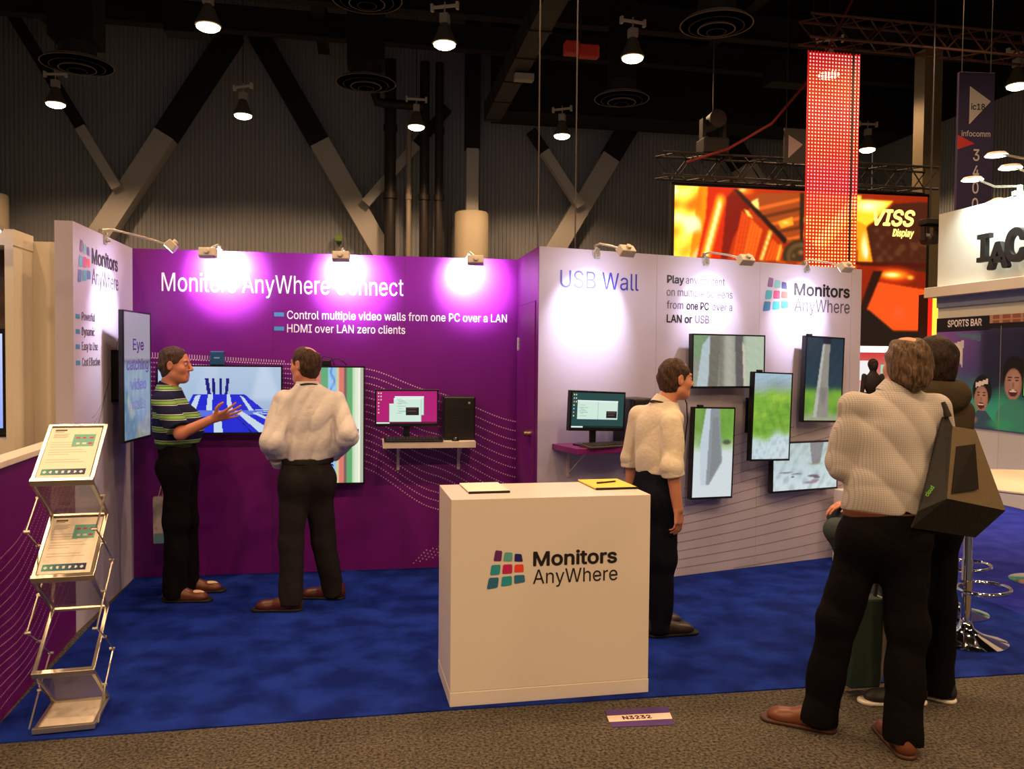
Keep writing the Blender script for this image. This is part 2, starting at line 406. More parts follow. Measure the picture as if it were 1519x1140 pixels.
tvn = thing('television', 'black television half out of frame at the far left edge', 'television', (-2.42, 5.36, 1.19))
MB().box(-.55, .36, -.05, 0, 0, .62).build('frame', M_black, tvn, bevel=.004)
pic_obj('screen', Pic(24, 12).grad((206, 214, 255), (150, 170, 250)), .84, .55, image_mat('pale_screen', 1.), tvn, -.515, .035, -.0515)

# ---- hall shell
def hall_wall(name, L, H, loc, rotz):
    mb = MB(); v = []; f = []; n = int(L/.15); prof = []
    for i in range(n): x = i*.15; prof += [(x, 0), (x+.09, 0), (x+.105, .035), (x+.135, .035)]
    prof.append((n*.15, 0))
    for x, y in prof: v += [(x, y, 0), (x, y, H)]
    for i in range(len(prof)-1): f.append((2*i, 2*i+2, 2*i+3, 2*i+1))
    mb.add(v, f); mb.box(0, n*.15, .05, .3, 0, H)
    return struct(mb.build(name, mat('hall_siding', (152, 157, 166), .7, noise=(.35, (140, 144, 152), .3)), None, loc=loc, rotz=rotz))
hall_wall('wall_hall_far', 44.6, 14.6, (-24, 32, 0), 0)
hall_wall('wall_hall_side', 32, 10.4, (20.6, 32, 0), -PI/2)
struct(MB().box(-24, 60, -16, 34, 14.6, 14.9).build('ceiling', M_black_hall))
struct(MB().box(4.45, 20.5, 29.4, 31.1, 10.35, 14.6).build('ceiling_soffit', M_black_hall))
struct(MB().box(20.65, 21.5, 0, 32, 10.4, 14.6).build('ceiling_drop', M_black_hall))
M_siding_paint = mat('siding_paint', (186, 182, 178), .65); M_bracedark = mat('black_steel_paint', (18, 15, 16), .8)
def brace(a, b, r, label, zsplit=9.4, y=31.6):
    """square steel brace, painted wall colour below the line and black above"""
    a, b = Vector((a[0], y, a[1])), Vector((b[0], y, b[1])); t = (zsplit-a.z)/(b.z-a.z); c = a+(b-a)*t
    o = thing('steel_brace', label, 'brace', a)
    M0 = lambda p: p-a
    def bar(p, q, name, m):
        d = (q-p).normalized(); s = d.cross(Vector((0, 1, 0))).normalized(); e = Vector((0, 1, 0)); h = r
        B = [p+s*h-e*h-a, p-s*h-e*h-a, p-s*h+e*h-a, p+s*h+e*h-a]; T = [v+(q-p) for v in B]
        MB().hexa(B, T).build(name, m, o)
    if 0 < t < 1: bar(a, c, 'painted_end', M_siding_paint); bar(c, b, 'black_end', M_bracedark)
    else: bar(a, b, 'bar', M_siding_paint if t >= 1 else M_bracedark)
brace((-9.5, 5.4), (-4.75, 13.2), .36, 'thick diagonal steel brace rising to the right, behind the left white panel')
brace((.75, 5.1), (-3.95, 13.2), .36, 'thick diagonal steel brace running down to the purple wall top, left of the pipes')
brace((-8.55, 7.4), (-11.9, 13.2), .17, 'thin steel brace falling right to meet the leftmost thick brace', y=31.06)
brace((-.1, 7.2), (2.85, 10.77), .17, 'thin steel brace crossing behind the dark vertical pipes', y=31.06)
brace((6.9, 5.6), (11.1, 12.6), .36, 'thick steel brace rising right behind the white wall headline')
brace((7.9, 7.4), (5.98, 10.14), .17, 'thin steel brace between the two hanging cables', y=31.06)
brace((15.4, 8.4), (12.2, 12.8), .36, 'black steel brace above the orange video wall')
for i, (x, r, c, lb_) in enumerate(((.76, .20, (26, 20, 20), 'dark vertical pipe nearest the purple wall brace'), (1.42, .09, (150, 138, 124), 'thin pale vertical pipe between the dark pipes'),
                                (1.98, .17, (30, 22, 22), 'dark vertical pipe right of the thin pale pipe'), (2.5, .15, (34, 24, 24), 'dark vertical pipe furthest from the steel brace'))):
    o = tag(MB().cyl((x, 30.45, 0), (x, 30.45, 12.2 if i != 1 else 10), r, n=14).build('pipe', mat('pipe_paint_%d' % c[0], c, .6), None, 40), lb_, 'pipe')
    for z in (7.4, 9.8): MB().cyl((x, 30.45, z-.1), (x, 30.45, z+.1), r*1.25, n=14).build('coupling', _mats['pipe_paint_%d' % c[0]], o, 40)
tag(MB().tube([(.2, 29.95, 14.57), (.22, 29.95, 10.8), (.3, 29.95, 10.55), (.6, 29.95, 10.5), (1.9, 29.95, 10.5)], .16, 10).build('pipe', mat('pipe_black', (16, 13, 13), .6), None, 40), 'black bent pipe turning right high on the hall wall', 'pipe')
for x, lb_ in ((3.75, 'hall column with a thick cream wrap behind the purple wall'), (-12.6, 'hall column with a cream wrap at the far left edge')):
    o = thing('hall_column', lb_, 'column', (x, 30.9, 0))
    MB().box(-.22, .22, -.22, .22, 6.9, 9.3).build('shaft', M_siding_paint, o)
    MB().box(-.26, .26, -.26, .26, 9.3, 14.6).build('shaft_top', M_bracedark, o)
    MB().lathe([(.62, 0), (.62, 6.93), (.58, 7.0), (.3, 7.02)], 28).build('wrap', mat('cream_wrap', (200, 188, 164), .6), o, 40)
    MB().lathe([(.635, 4.5), (.635, 4.6)], 28).build('band', M_siding_paint, o, 40)
tag(MB().box(-1.2, -.95, 31.55, 31.95, 5.9, 6.1).build('exit_sign', mat('green_sign', (110, 130, 60), .5, emit=.12)), 'small green lit sign on the hall wall beside the steel brace', 'sign')
# ================================================================ HALL FIXTURES
M_lens = mat('lamp_lens', (255, 226, 176), .4, emit=14.)
hall_ld = bpy.data.lights.new('hall_lamp_light', 'SPOT'); hall_ld.energy = HALL_W*4; hall_ld.color = HALL_C
hall_ld.spot_size = math.radians(150); hall_ld.spot_blend = .35; hall_ld.shadow_soft_size = .25
def hall_lamp():
    o = thing('hall_lamp', '', 'lamp', (0, 0, 9))
    MB().lathe([(.24, 0), (.29, .03), (.27, .10), (.19, .26), (.14, .40), (.10, .48), (0, .5)], 24).build('housing', mat('lamp_housing', (120, 112, 100), .5, .4), o, 40)
    MB().lathe([(0, -.10), (.10, -.093), (.19, -.065), (.25, -.025), (.262, .02), (.0, .021)], 24).build('lens', M_lens, o, 50)
    MB().cyl((0, 0, 1.0), (0, 0, 5.6), .012, n=6).build('drop_rod', M_dark, o, 40)
    k = MB().box(-.10, .10, -.10, .10, .5, .72).cyl((0, 0, .72), (0, 0, 1.0), .02); k.build('ballast', M_greyp, o, 40, bevel=.01)
    MB().box(-.32, .32, -.03, .03, .86, .92).box(-.34, -.28, -.05, .05, .80, .97).box(.28, .34, -.05, .05, .80, .97).build('hanger', M_lampw, o)
    l = link(bpy.data.objects.new('hall_lamp_light', hall_ld), o); l.location = (0, 0, -.18)
    return o
L0 = hall_lamp(); first = True
LAMPS = [(-3.55, 19.9, 'hanging hall lamp above the left purple wall lamp, in the near high row'), (1.75, 19.95, 'hanging hall lamp over the dark pipes, in the near high row'),
         (6.35, 19.95, 'hanging hall lamp above the white wall headline, in the near high row'), (11.65, 20.1, 'hanging hall lamp shining through the red light strip'),
         (17.0, 19.95, 'hanging hall lamp at the right edge beside the tall navy banner'), (-9.1, 26.9, 'small hanging hall lamp furthest left, over the left white panel'),
         (-3.8, 27.0, 'small hanging hall lamp between the two thick steel braces'), (1.5, 27.2, 'small hanging hall lamp in front of the dark vertical pipes'),
         (6.3, 27.3, 'small hanging hall lamp between the two thin hanging cables'), (17.1, 26.9, 'small hanging hall lamp just right of the red light strip')]
for x, y, lb_ in LAMPS:
    o = L0 if first else dup(L0); first = False
    o.location = (x, y, 9); o['label'] = lb_; o['group'] = 'hanging hall lamps'; o.rotation_euler.z = random.uniform(-.6, .6)
for x in (-9.0, -3.6, 1.6, 6.6, 11.7):
    for y in (13., 6., -1., -8.):
        o = dup(L0); o.location = (x, y, 9); o['label'] = 'hanging hall lamp above the aisle, higher than the photo shows'; o['group'] = 'hall lamps above the frame'
# black steel, ducts and air diffusers below the ceiling
def beam(name, a, b, wd, ht, label, m=M_black_hall):
    a, b = Vector(a), Vector(b); o = thing(name, label, 'beam', a); d = (b-a); L = d.length; M = d.to_track_quat('X', 'Z').to_matrix().to_4x4()
    MB().box(0, L, -wd/2, wd/2, -ht, -ht+.05, 0, M).box(0, L, -wd/2, wd/2, -.05, 0, 0, M).build('flange', m, o)
    MB().box(0, L, -.04, .04, -ht+.05, -.05, 0, M).build('web', m, o)
    return o
M_bm = mat('brown_black_steel', (36, 30, 30), .8)
for k, x in enumerate((-10.4, -1.6, 11.8)):
    beam('roof_beam', (x, 8, 13.3), (x, 31.5, 13.3), .4, .7, ('dark roof beam high over the left panel', 'dark roof beam high over the purple wall', 'dark roof beam high behind the red light strip')[k], M_bm)
for k, y in enumerate((18.6, 25.6, 28.4)):
    beam('roof_beam', (-23, y, 13.0), (20, y, 12.6), .4, .8, ('nearest dark cross beam under the black ceiling', 'middle dark cross beam under the black ceiling', 'furthest dark cross beam along the hall wall top')[k], M_bm)
o = thing('air_duct', 'long dark square duct running away from above the purple wall', 'duct', (4.25, 15, 9.9))
MB().box(-.28, .28, 0, 14.3, 0, .6).build('duct', mat('duct_paint', (44, 38, 38), .6), o)
for k in range(1, 8): MB().box(-.31, .31, k*2-.03, k*2+.03, -.03, .63).build('flange', M_dark, o)
MB().box(-.2, -.16, 5, 5.04, .6, 4.7).box(.16, .2, 5, 5.04, .6, 4.7).build('hanger', M_dark, o)
MB().box(-.1, .45, 9.0, 9.3, -.22, -.04).build('junction_box', M_greyp, o)
def diffuser(x, y, z, r, label, duct=None):
    o = thing('air_diffuser', label, 'diffuser', (x, y, z)); m = mat('diffuser_paint', (128, 116, 112), .6)
    for k in range(4):                                         # nested cones with open gaps between
        q = r*(1-.24*k); MB().lathe([(q, -.05*k), (q-.14*r, .10-.03*k), (q-.16*r, .10-.03*k), (q-.03, -.05*k)], 36).build('cone_ring', m if k % 2 == 0 else M_dark, o, 40)
    MB().lathe([(r*.55, .12), (r*.5, .5)], 30).build('collar', M_dark, o, 40)
    if not duct: MB().cyl((0, 0, .5), (0, 0, 14.58-z), r*.5, n=24).build('drop_duct', M_black_hall, o, 40)
    if duct: MB().box(-duct, duct, -duct, duct, .5, 14.58-z).build('drop_duct', M_black_hall, o)
diffuser(-6.95, 22, 8.64, .83, 'round air diffuser under a square black duct at upper left', .5)
diffuser(-.08, 24.4, 9.4, .85, 'round air diffuser under a square black duct over the purple wall', .52)
diffuser(6.95, 16.3, 8.45, .74, 'large round air diffuser near the top centre right')
diffuser(7.05, 23.1, 9.0, .78, 'round air diffuser hanging behind the tall lamp over the white wall')
diffuser(-.05, 20.8, 10.25, .85, 'round air diffuser cut by the top edge of the frame')
tag(MB().box(-.6, .6, -.3, .3, -.4, .4).box(-.02, .02, -.02, .02, .4, 3.57).build('speaker', M_blackm, None, bevel=.05, loc=(-5.0, 25, 11.0)), 'dark loudspeaker box hanging by the upper left steel brace', 'speaker')
tag(MB().box(-.7, .7, -.3, .3, -.3, .3).box(-.02, .02, -.02, .02, .3, 4.27).build('speaker', M_blackm, None, bevel=.05, loc=(12.6, 24, 10.3)), 'dark loudspeaker box hanging above the orange video wall', 'speaker')
for x, lb_ in ((1.822, 'thin hanging cable above the corner of purple and white walls'), (2.238, 'thin hanging cable above the white wall headline')):
    tag(MB().cyl((x, 9, 2.9-.3), (x, 9, 12), .0075, n=6).build('cable', mat('steel_cable', (84, 76, 70), .5, .6), None, 40), lb_, 'cable')
o = thing('rigging_motor', 'red painted rigging motor hanging in the dark ceiling', 'motor', (5.1, 20, 9.15))
MB().box(-.45, -.1, -.15, .15, -.15, .15).box(-.08, .4, -.12, .12, -.2, .1).build('body', mat('red_paint_glow', (150, 34, 22), .5, emit=.12), o, bevel=.03)  # faint emission put into the red paint; the motor is no lamp
MB().cyl((-.05, 0, .1), (-.05, 0, 5.45), .02).build('chain', M_dark, o)

# ---- video wall, its truss, and the light strip in front
def truss(name, label, a, b, s=.45, n=10, m=None):
    a, b = Vector(a), Vector(b); o = thing(name, label, 'truss', a); m = m or M_dark; d = b-a; L = d.length; M = d.to_track_quat('X', 'Z').to_matrix().to_4x4()
    ch = MB(); dg_ = MB(); h = s/2
    for y, z in ((-h, -h), (h, -h), (h, h), (-h, h)): ch.cyl(M @ Vector((0, y, z)), M @ Vector((L, y, z)), .028, n=6)
    for k in range(n):
        x0, x1 = L*k/n, L*(k+1)/n; p, q = (x0, x1) if k % 2 else (x1, x0)
        for (y0, z0), (y1, z1) in (((-h, -h), (-h, h)), ((h, -h), (h, h)), ((-h, h), (h, h)), ((-h, -h), (h, -h))): dg_.cyl(M @ Vector((p, y0, z0)), M @ Vector((q, y1, z1)), .017, n=5)
    ch.build('chord', m, o, 40); dg_.build('diagonal', m, o, 40)
    return o
def fire_pic():
    """fiery tunnel: glowing panels running to a dark hub, a beam of light, embers at right"""
    P = Pic(330, 190); zx = lambda x: (x-138)/1294; zy = lambda y: (y-252)/856
    Q = lambda pts, c, a=1.: P.poly([(zx(x), zy(y)) for x, y in pts], c, a)
    El = lambda x, y, rx, ry, c, a=1., s=.9: P.ell(zx(x), zy(y), rx/1294, ry/856, c, a, s)
    P.grad((196, 54, 8), (120, 24, 4), 0, 0, 1, .5)
    Q([(138, 252), (330, 252), (270, 640), (138, 640)], (246, 132, 10)); Q([(138, 252), (255, 252), (215, 640), (138, 640)], (255, 214, 60))
    n = P.noise(1, 16, 7, 3); left = P.x < zx(270)
    P.put(np.clip(n, 0, 1)*left, (255, 244, 190), .9); P.put(np.clip(-n-.2, 0, 1)*left, (236, 104, 6), .9)
    Q([(300, 252), (470, 252), (440, 400), (390, 640), (250, 640), (290, 420)], (198, 34, 4)); Q([(395, 300), (440, 252), (520, 330), (430, 520), (400, 640), (370, 640)], (112, 14, 4))
    for k in range(10): t = k/9; El(362-70*t, 320+310*t, 34, 44, (255, 206, 40), .9)
    for k in range(8): t = k/7; El(358-62*t, 350+270*t, 15, 34, (255, 252, 200), .9)
    El(480, 266, 60, 26, (255, 130, 20)); El(470, 262, 26, 12, (255, 230, 140))
    hub = (770, 600)
    for k, (a, b) in enumerate((((470, 370), (640, 700)), ((520, 420), (660, 720)), ((575, 470), (690, 720)), ((625, 520), (720, 720)))):   # left panels
        c = ((214, 66, 10), (238, 96, 18), (176, 40, 6), (226, 84, 12))[k]; Q([a, (a[0]+58, a[1]+56), (a[0]+20, 720), (a[0]-60, 720)], c)
        for j in range(3): Q([(a[0]+8+14*j, a[1]+12+10*j), (a[0]+12+14*j, a[1]+14+10*j), (a[0]-38+16*j, 720), (a[0]-44+16*j, 720)], (150, 36, 6), .6)
    for k in range(7): t = k/6; El(612-45*t, 490+160*t, 16, 26, (255, 206, 60)); El(668-20*t, 560+90*t, 9, 18, (255, 196, 70))
    for k in range(5): t = k/4; El(608-36*t, 510+130*t, 6, 16, (255, 250, 200))
    Q([(500, 320), (560, 275), (760, 262), (765, 520), (700, 540)], (150, 62, 18))                                     # roof panels
    for k in range(5): Q([(530+40*k, 355+40*k), (770, 285+52*k), (770, 305+52*k), (545+38*k, 372+38*k)], ((214, 92, 26), (96, 40, 14))[k % 2])
    Q([(505, 330), (550, 300), (555, 372), (540, 385)], (255, 222, 110)); Q([(478, 362), (500, 372), (528, 415), (500, 400)], (255, 214, 90)); Q([(650, 425), (725, 395), (730, 440), (668, 462)], (250, 150, 34)); El(690, 428, 26, 14, (255, 206, 80))
    Q([(425, 262), (452, 262), (700, 520), (690, 548)], (34, 14, 8)); Q([(762, 262), (786, 262), (782, 530), (764, 530)], (44, 22, 10))
    Q([(786, 262), (850, 262), (850, 560), (784, 520)], (206, 96, 20)); El(800, 410, 22, 30, (255, 226, 120)); El(798, 490, 18, 26, (255, 200, 90))
    El(770, 610, 96, 96, (52, 36, 20), 1, .12); El(770, 610, 78, 80, (92, 66, 34), 1, .15); El(770, 615, 58, 60, (60, 42, 24), 1, .2); El(772, 590, 22, 20, (176, 110, 60), .8); El(735, 610, 12, 18, (150, 90, 50), .7)
    Q([(850, 262), (1060, 262), (1060, 680), (850, 680)], (196, 118, 24)); Q([(830, 540), (1040, 262), (1080, 262), (1080, 340), (900, 560)], (255, 214, 70)); 
    for k in range(8): t = k/7; El(860+180*t, 530-220*t, 44, 40, (255, 246, 170), .8)
    Q([(1050, 285), (1250, 285), (1150, 400), (1100, 440), (1050, 440)], (255, 200, 40)); El(1120, 320, 90, 46, (255, 252, 200)); El(1180, 305, 60, 24, (255, 240, 150), .8)
    Q([(1055, 400), (1110, 430), (1150, 640), (1070, 640)], (250, 150, 20)); El(1100, 540, 24, 90, (255, 244, 170)); El(1112, 580, 14, 50, (255, 255, 230))
    Q([(1190, 380), (1250, 300), (1380, 285), (1440, 285), (1440, 680), (1150, 650), (1110, 440)], (66, 26, 12)); P.put(np.clip(P.noise(.8, 22, 14, 9), 0, .8)*(P.x > zx(1150))*(P.y > zy(440))*(P.y < zy(640)), (104, 62, 34), .7)
    Q([(1050, 632), (1440, 632), (1440, 660), (1050, 650)], (70, 14, 6)); El(1265, 700, 130, 62, (240, 60, 8)); El(1260, 700, 95, 34, (255, 190, 30)); El(1250, 700, 55, 18, (255, 248, 170)); El(1350, 712, 26, 18, (255, 200, 60))
    Q([(1170, 740), (1440, 780), (1440, 1010), (1250, 1015), (1110, 905)], (222, 74, 20)); El(1290, 915, 50, 60, (250, 80, 40), .8); Q([(1150, 680), (1200, 680), (1120, 900), (1080, 900)], (40, 14, 8)); Q([(1080, 895), (1130, 900), (1270, 1020), (1440, 1020), (1440, 1110), (1060, 1110)], (26, 16, 12))
    Q([(138, 640), (1050, 640), (1050, 1110), (138, 1110)], (150, 44, 8)); P.put(np.clip(P.noise(.6, 20, 20, 4), 0, .5)*(P.y > zy(640))*(P.x < zx(1050)), (255, 180, 40), .5)
    return P.blur(1, 2)
vw = thing('video_wall', 'huge orange video wall with a fiery tunnel picture, above the white wall', 'video wall', (9.9, 18, 0), math.radians(0))
pic_obj('screen', fire_pic(), 6.27, 3.55, image_mat('fire_screen', 1.45), vw, -3.15, 2.0, -.01)
MB().box(-3.22, 3.2, 0, .15, 1.95, 5.62).build('cabinet', M_blackm, vw)
Mf = mat('yellow_glow_letters', (255, 226, 120), emit=1.6)
writing('picture_word', 'VISS', Mf, vw, 1.72, 4.85, 1.08, .37, -.02, .03, shear=.25)
writing('picture_word', 'Display', Mf, vw, 2.22, 4.6, .56, .17, -.02, .03, shear=.25)
truss('lighting_truss', 'black lighting truss along the top of the orange video wall', (6.4, 18.05, 5.99), (13.15, 18.05, 5.95), .5, 18)
mh = thing('moving_light', 'black moving light standing on the truss above the video wall', 'stage light', (7.65, 18.05, 6.27))
MB().box(-.3, .3, -.25, .25, 0, .35).build('base', M_blackm, mh, bevel=.03)
MB().box(-.28, -.2, -.1, .1, .35, .8).box(.2, .28, -.1, .1, .35, .8).build('yoke', M_blackm, mh)
MB().cyl((0, -.3, .75), (0, .3, .75), .2, .16, 16).build('head', M_dark, mh, 40)
MB().cyl((0, 0, 1.0), (0, 0, 8.33), .012, n=6).build('hook', M_dark, mh)
tag(MB().tube([(6.9, 17.7, 6.0), (7.8, 17.55, 6.3), (8.8, 17.5, 6.9), (9.9, 17.5, 8.2), (11.0, 17.5, 10.4), (11.2, 17.5, 12.5)], .03, 6).build('cable', mat('red_cable', (122, 30, 24), .6), None, 40), 'dull red cable curving up from the left end of the truss', 'cable')
ls = thing('light_strip', 'tall see-through red strip of small lamps hanging before the video wall', 'light strip', (9.09, 15.5, 3.3))
M_led = image_mat('led_dots', 2.6); me_co = []; me_q = []; cols = []
NC, NR = 16, 64; SP = 4.43/NR
for r in range(NR):
    for c in range(NC):
        x = -.515+c*.0687+(.0 if c < 14 else .012); z = .04+r*SP; k = len(me_co); s_ = .0155
        me_co += [(x-s_, -.012, z-s_), (x+s_, -.012, z-s_), (x+s_, -.012, z+s_), (x-s_, -.012, z+s_)]; me_q.append((k, k+1, k+2, k+3))
        t = r/NR; v = .5+.5*math.sin(9*t+1.2+.35*math.sin(c*.5)); g = .30+.38*v if t > .28 else .66; b__ = (.26+.25*math.sin(11*t)**2) if t > .28 else .22
        cols += [((1.0, .34+.50*g, .22+.55*b__+.12*g, 1))]*4
me = raw_mesh('lamp_dots', me_co, me_q); me.materials.append(M_led)
a_ = me.color_attributes.new('pic', 'FLOAT_COLOR', 'CORNER'); a_.data.foreach_set('color', np.array([[q[0], q[1]**2.2, q[2]**2.2, 1] for q in cols], np.float32).reshape(-1))
link(bpy.data.objects.new('lamp_dots', me), ls)
g_ = MB()
for c in range(NC+1): x = -.55+c*.0687; g_.box(x-.011, x+.011, -.008, .012, 0, 4.47)
for r in range(NR+1): z = .005+r*SP; g_.box(-.55, .56, -.006, .01, z-.009, z+.009)
g_.build('lattice', mat('red_glow_lattice', (170, 12, 12), .5, emit=1.0), ls)
MB().box(.385, .43, -.016, .014, 0, 4.47).build('seam', mat('seam_dark_red', (70, 6, 10), .6), ls)
truss('lighting_truss', 'long brown truss across the top right carrying the red strip', (8.45, 15.5, 8.18), (15.2, 15.5, 8.1), .45, 16, mat('rust_brown_steel', (70, 38, 30), .6))  # plain rust-brown base colour for the steel
tag(MB().cyl((9.5, 15.5, 7.77), (9.5, 15.5, 7.88), .03, n=6).cyl((8.7, 15.5, 7.77), (8.7, 15.5, 7.88), .02, n=6).build('strip_hanger', M_dark, None, 40), 'steel drop rod above the red light strip', 'rod')
# white triangle sign and tall navy banner
def tri(x0, z0, wd, ht): return [(x0, z0), (x0+wd, z0+ht*.62), (x0, z0+ht)]
sg = thing('hanging_sign', 'small dark hanging sign with a white triangle left of the red strip', 'sign', (9.3, 17.2, 5.98))
MB().box(-.35, .35, 0, .05, 0, .75).build('panel', M_blackm, sg)
MB().prism(tri(-.26, .1, .34, .5), -.012, 0).build('triangle', mat('dim_white_print', (120, 110, 110), .7), sg)
for x in (-.3, .3): MB().cyl((x, .025, .75), (x, .025, 8.7), .01, n=5).build('wire', M_dark, sg)
bn = thing('hanging_banner', 'tall navy banner with a white triangle and an aisle number, upper right', 'banner', (9.98, 12.6, 4.0), math.radians(-6))
MB().box(-.31, .31, 0, .06, 0, 2.48).build('cloth_panel', mat('navy_cloth', (42, 34, 78), .7), bn, bevel=.005)
MB().prism(tri(-.12, 1.62, .36, .62), -.01, -.001).build('triangle', mat('grey_white_print', (200, 194, 190), .6), bn)
MB().prism([(-.31, 1.20), (-.02, 1.30), (-.31, 1.44)], -.008, -.001).build('red_corner', mat('red_print', (200, 40, 40), .6), bn)
Mb = mat('pale_print', (206, 200, 208), .6)
writing('print_line', 'ic18', M_ink, bn, -.10, 1.86, .24, .10, -.013, .02)
writing('print_line', 'infocomm', Mb, bn, -.25, 1.42, .5, .09, -.006, .01)
for k, ch in enumerate('3400'): writing('print_number', ch, Mb, bn, -.04, 1.02-.27*k, .11, .19, -.006, .01)
for x in (-.25, .25): MB().cyl((x, .03, 2.48), (x, .03, 10.6), .008, n=5).build('wire', M_dark, bn)
# ================================================================ PEOPLE: one continuous surface per body or garment, from a distance field
V = lambda *a: np.array(a, float)
def unit(a): a = np.asarray(a, float); return a/np.linalg.norm(a)
def cap(a, b, ra, rb=None, sq=None, fa=False, fb=False, k=.02, op='u'):
    return dict(t='c', a=np.array(a, float), b=np.array(b, float), ra=ra, rb=ra if rb is None else rb, sq=sq, fa=fa, fb=fb, k=k, op=op)
def ell(c, r, ax=None, k=.03, op='u'): return dict(t='e', c=np.array(c, float), r=np.array(r, float), ax=np.eye(3) if ax is None else np.array(ax, float), k=k, op=op)
def clip(n, p): return dict(t='p', n=unit(n), p=np.array(p, float), op='x')
def _box(p):
    if p['t'] == 'c':
        r = max(p['ra'], p['rb']); return np.minimum(p['a'], p['b'])-r, np.maximum(p['a'], p['b'])+r
    e = np.sqrt(((p['ax']*p['r'][:, None])**2).sum(0)); return p['c']-e, p['c']+e
def field_mesh(name, prims, vox, disp=None, smooth=1):
    un = [p for p in prims if p['op'] == 'u']
    lo = np.min([_box(p)[0] for p in un], 0)-4*vox-.012; hi = np.max([_box(p)[1] for p in un], 0)+4*vox+.012
    n = np.ceil((hi-lo)/vox).astype(int)+1; F = np.full(n, 9., np.float32); ax = [lo[i]+vox*np.arange(n[i]) for i in range(3)]
    for p in prims:
        if p['t'] == 'p':
            d = (ax[0]-p['p'][0])[:, None, None]*p['n'][0]+(ax[1]-p['p'][1])[None, :, None]*p['n'][1]+(ax[2]-p['p'][2])[None, None, :]*p['n'][2]
            F = np.maximum(F, d.astype(np.float32)); continue
        bl, bh = _box(p); mg = p['k']+3*vox+.012
        i0 = np.clip(np.floor((bl-mg-lo)/vox).astype(int), 0, n); i1 = np.clip(np.ceil((bh+mg-lo)/vox).astype(int)+1, 0, n)
        if (i1 <= i0).any(): continue
        sl = tuple(slice(a, b) for a, b in zip(i0, i1))
        X = np.stack(np.meshgrid(*[ax[i][sl[i]] for i in range(3)], indexing='ij'), -1)
        if p['t'] == 'e':
            q = (X-p['c'])@p['ax'].T; k0 = np.linalg.norm(q/p['r'], axis=-1); k1 = np.linalg.norm(q/p['r']**2, axis=-1)+1e-9; d = k0*(k0-1)/k1
        else:
            a, b = p['a'], p['b']; X = X-a; ab = b-a; s_ = 1.
            if p['sq'] is not None:
                nn, s_ = unit(p['sq'][0]), p['sq'][1]; X = X+((X@nn)*(1/s_-1))[..., None]*nn; ab = ab+nn*(ab@nn)*(1/s_-1)
            L2 = max(ab@ab, 1e-12); tr = (X@ab)/L2; t = np.clip(tr, 0, 1)
            d = (np.linalg.norm(X-t[..., None]*ab, axis=-1)-(p['ra']+(p['rb']-p['ra'])*t))*s_
            L = math.sqrt(L2)
            if p['fb']: d = np.maximum(d, (tr-1)*L)
            if p['fa']: d = np.maximum(d, -tr*L)
        d = d.astype(np.float32); f = F[sl]; k = max(p['k'], 1e-6)
        if p['op'] == 'u': h = np.maximum(k-np.abs(f-d), 0)/k; F[sl] = np.minimum(f, d)-h*h*k*.25
        else: d = -d; h = np.maximum(k-np.abs(f-d), 0)/k; F[sl] = np.maximum(f, d)+h*h*k*.25
    if disp is not None:
        near = np.argwhere(np.abs(F) < .03)
        if len(near): F[tuple(near.T)] += disp(lo+near*vox).astype(np.float32)
    ins = F < 0; nc = n-1
    cnt = np.zeros(nc, np.int8)
    for c in range(8):
        a, b, d_ = c & 1, c >> 1 & 1, c >> 2 & 1; cnt += ins[a:a+nc[0], b:b+nc[1], d_:d_+nc[2]]
    act = np.argwhere((cnt > 0)&(cnt < 8)); idx = np.full(nc, -1, np.int32); idx[tuple(act.T)] = np.arange(len(act))
    acc = np.zeros((len(act), 3)); num = np.zeros(len(act))
    cs = [(c & 1, c >> 1 & 1, c >> 2 & 1) for c in range(8)]; fv = [F[tuple((act+c).T)] for c in cs]
    for i in range(8):
        for j in range(i+1, 8):
            if sum(abs(np.array(cs[i])-cs[j])) != 1: continue
            m = (fv[i] < 0) != (fv[j] < 0); t = np.where(m, fv[i]/np.where(m, fv[i]-fv[j], 1), 0)
            acc += np.where(m[:, None], np.array(cs[i])+t[:, None]*(np.array(cs[j])-cs[i]), 0); num += m
    co = lo+(act+acc/num[:, None])*vox; Q = []
    for d_ in range(3):
        e = [0, 0, 0]; e[d_] = 1; a = ins[tuple(slice(0, n[i]-e[i]) for i in range(3))]; b = ins[tuple(slice(e[i], n[i]) for i in range(3))]
        ed = np.argwhere(a != b); u, w_ = (d_+1) % 3, (d_+2) % 3; ed = ed[(ed[:, u] > 0)&(ed[:, w_] > 0)&(ed[:, u] < nc[u])&(ed[:, w_] < nc[w_])]
        eu, ew = np.eye(3, dtype=int)[u], np.eye(3, dtype=int)[w_]
        q = np.stack([idx[tuple(x.T)] for x in (ed-eu-ew, ed-ew, ed, ed-eu)], 1); fl_ = a[tuple(ed.T)]
        q[~fl_] = q[~fl_][:, ::-1]; Q.append(q[(q >= 0).all(1)])
    Q = np.concatenate(Q)
    for _ in range(smooth):                                    # light relaxation
        s_ = np.zeros_like(co); c_ = np.zeros(len(co))
        for a in range(4):
            for b in ((a+1) % 4, (a+3) % 4): np.add.at(s_, Q[:, a], co[Q[:, b]]); np.add.at(c_, Q[:, a], 1)
        co = co*.5+.5*s_/np.maximum(c_, 1)[:, None]
    me = raw_mesh(name, co, Q); me.polygons.foreach_set('use_smooth', [True]*len(me.polygons))
    return me
def fm(name, prims, vox, m, parent, disp=None, smooth=1):
    me = field_mesh(name, prims, vox, disp, smooth); me.materials.append(m)
    return link(bpy.data.objects.new(name, me), parent)
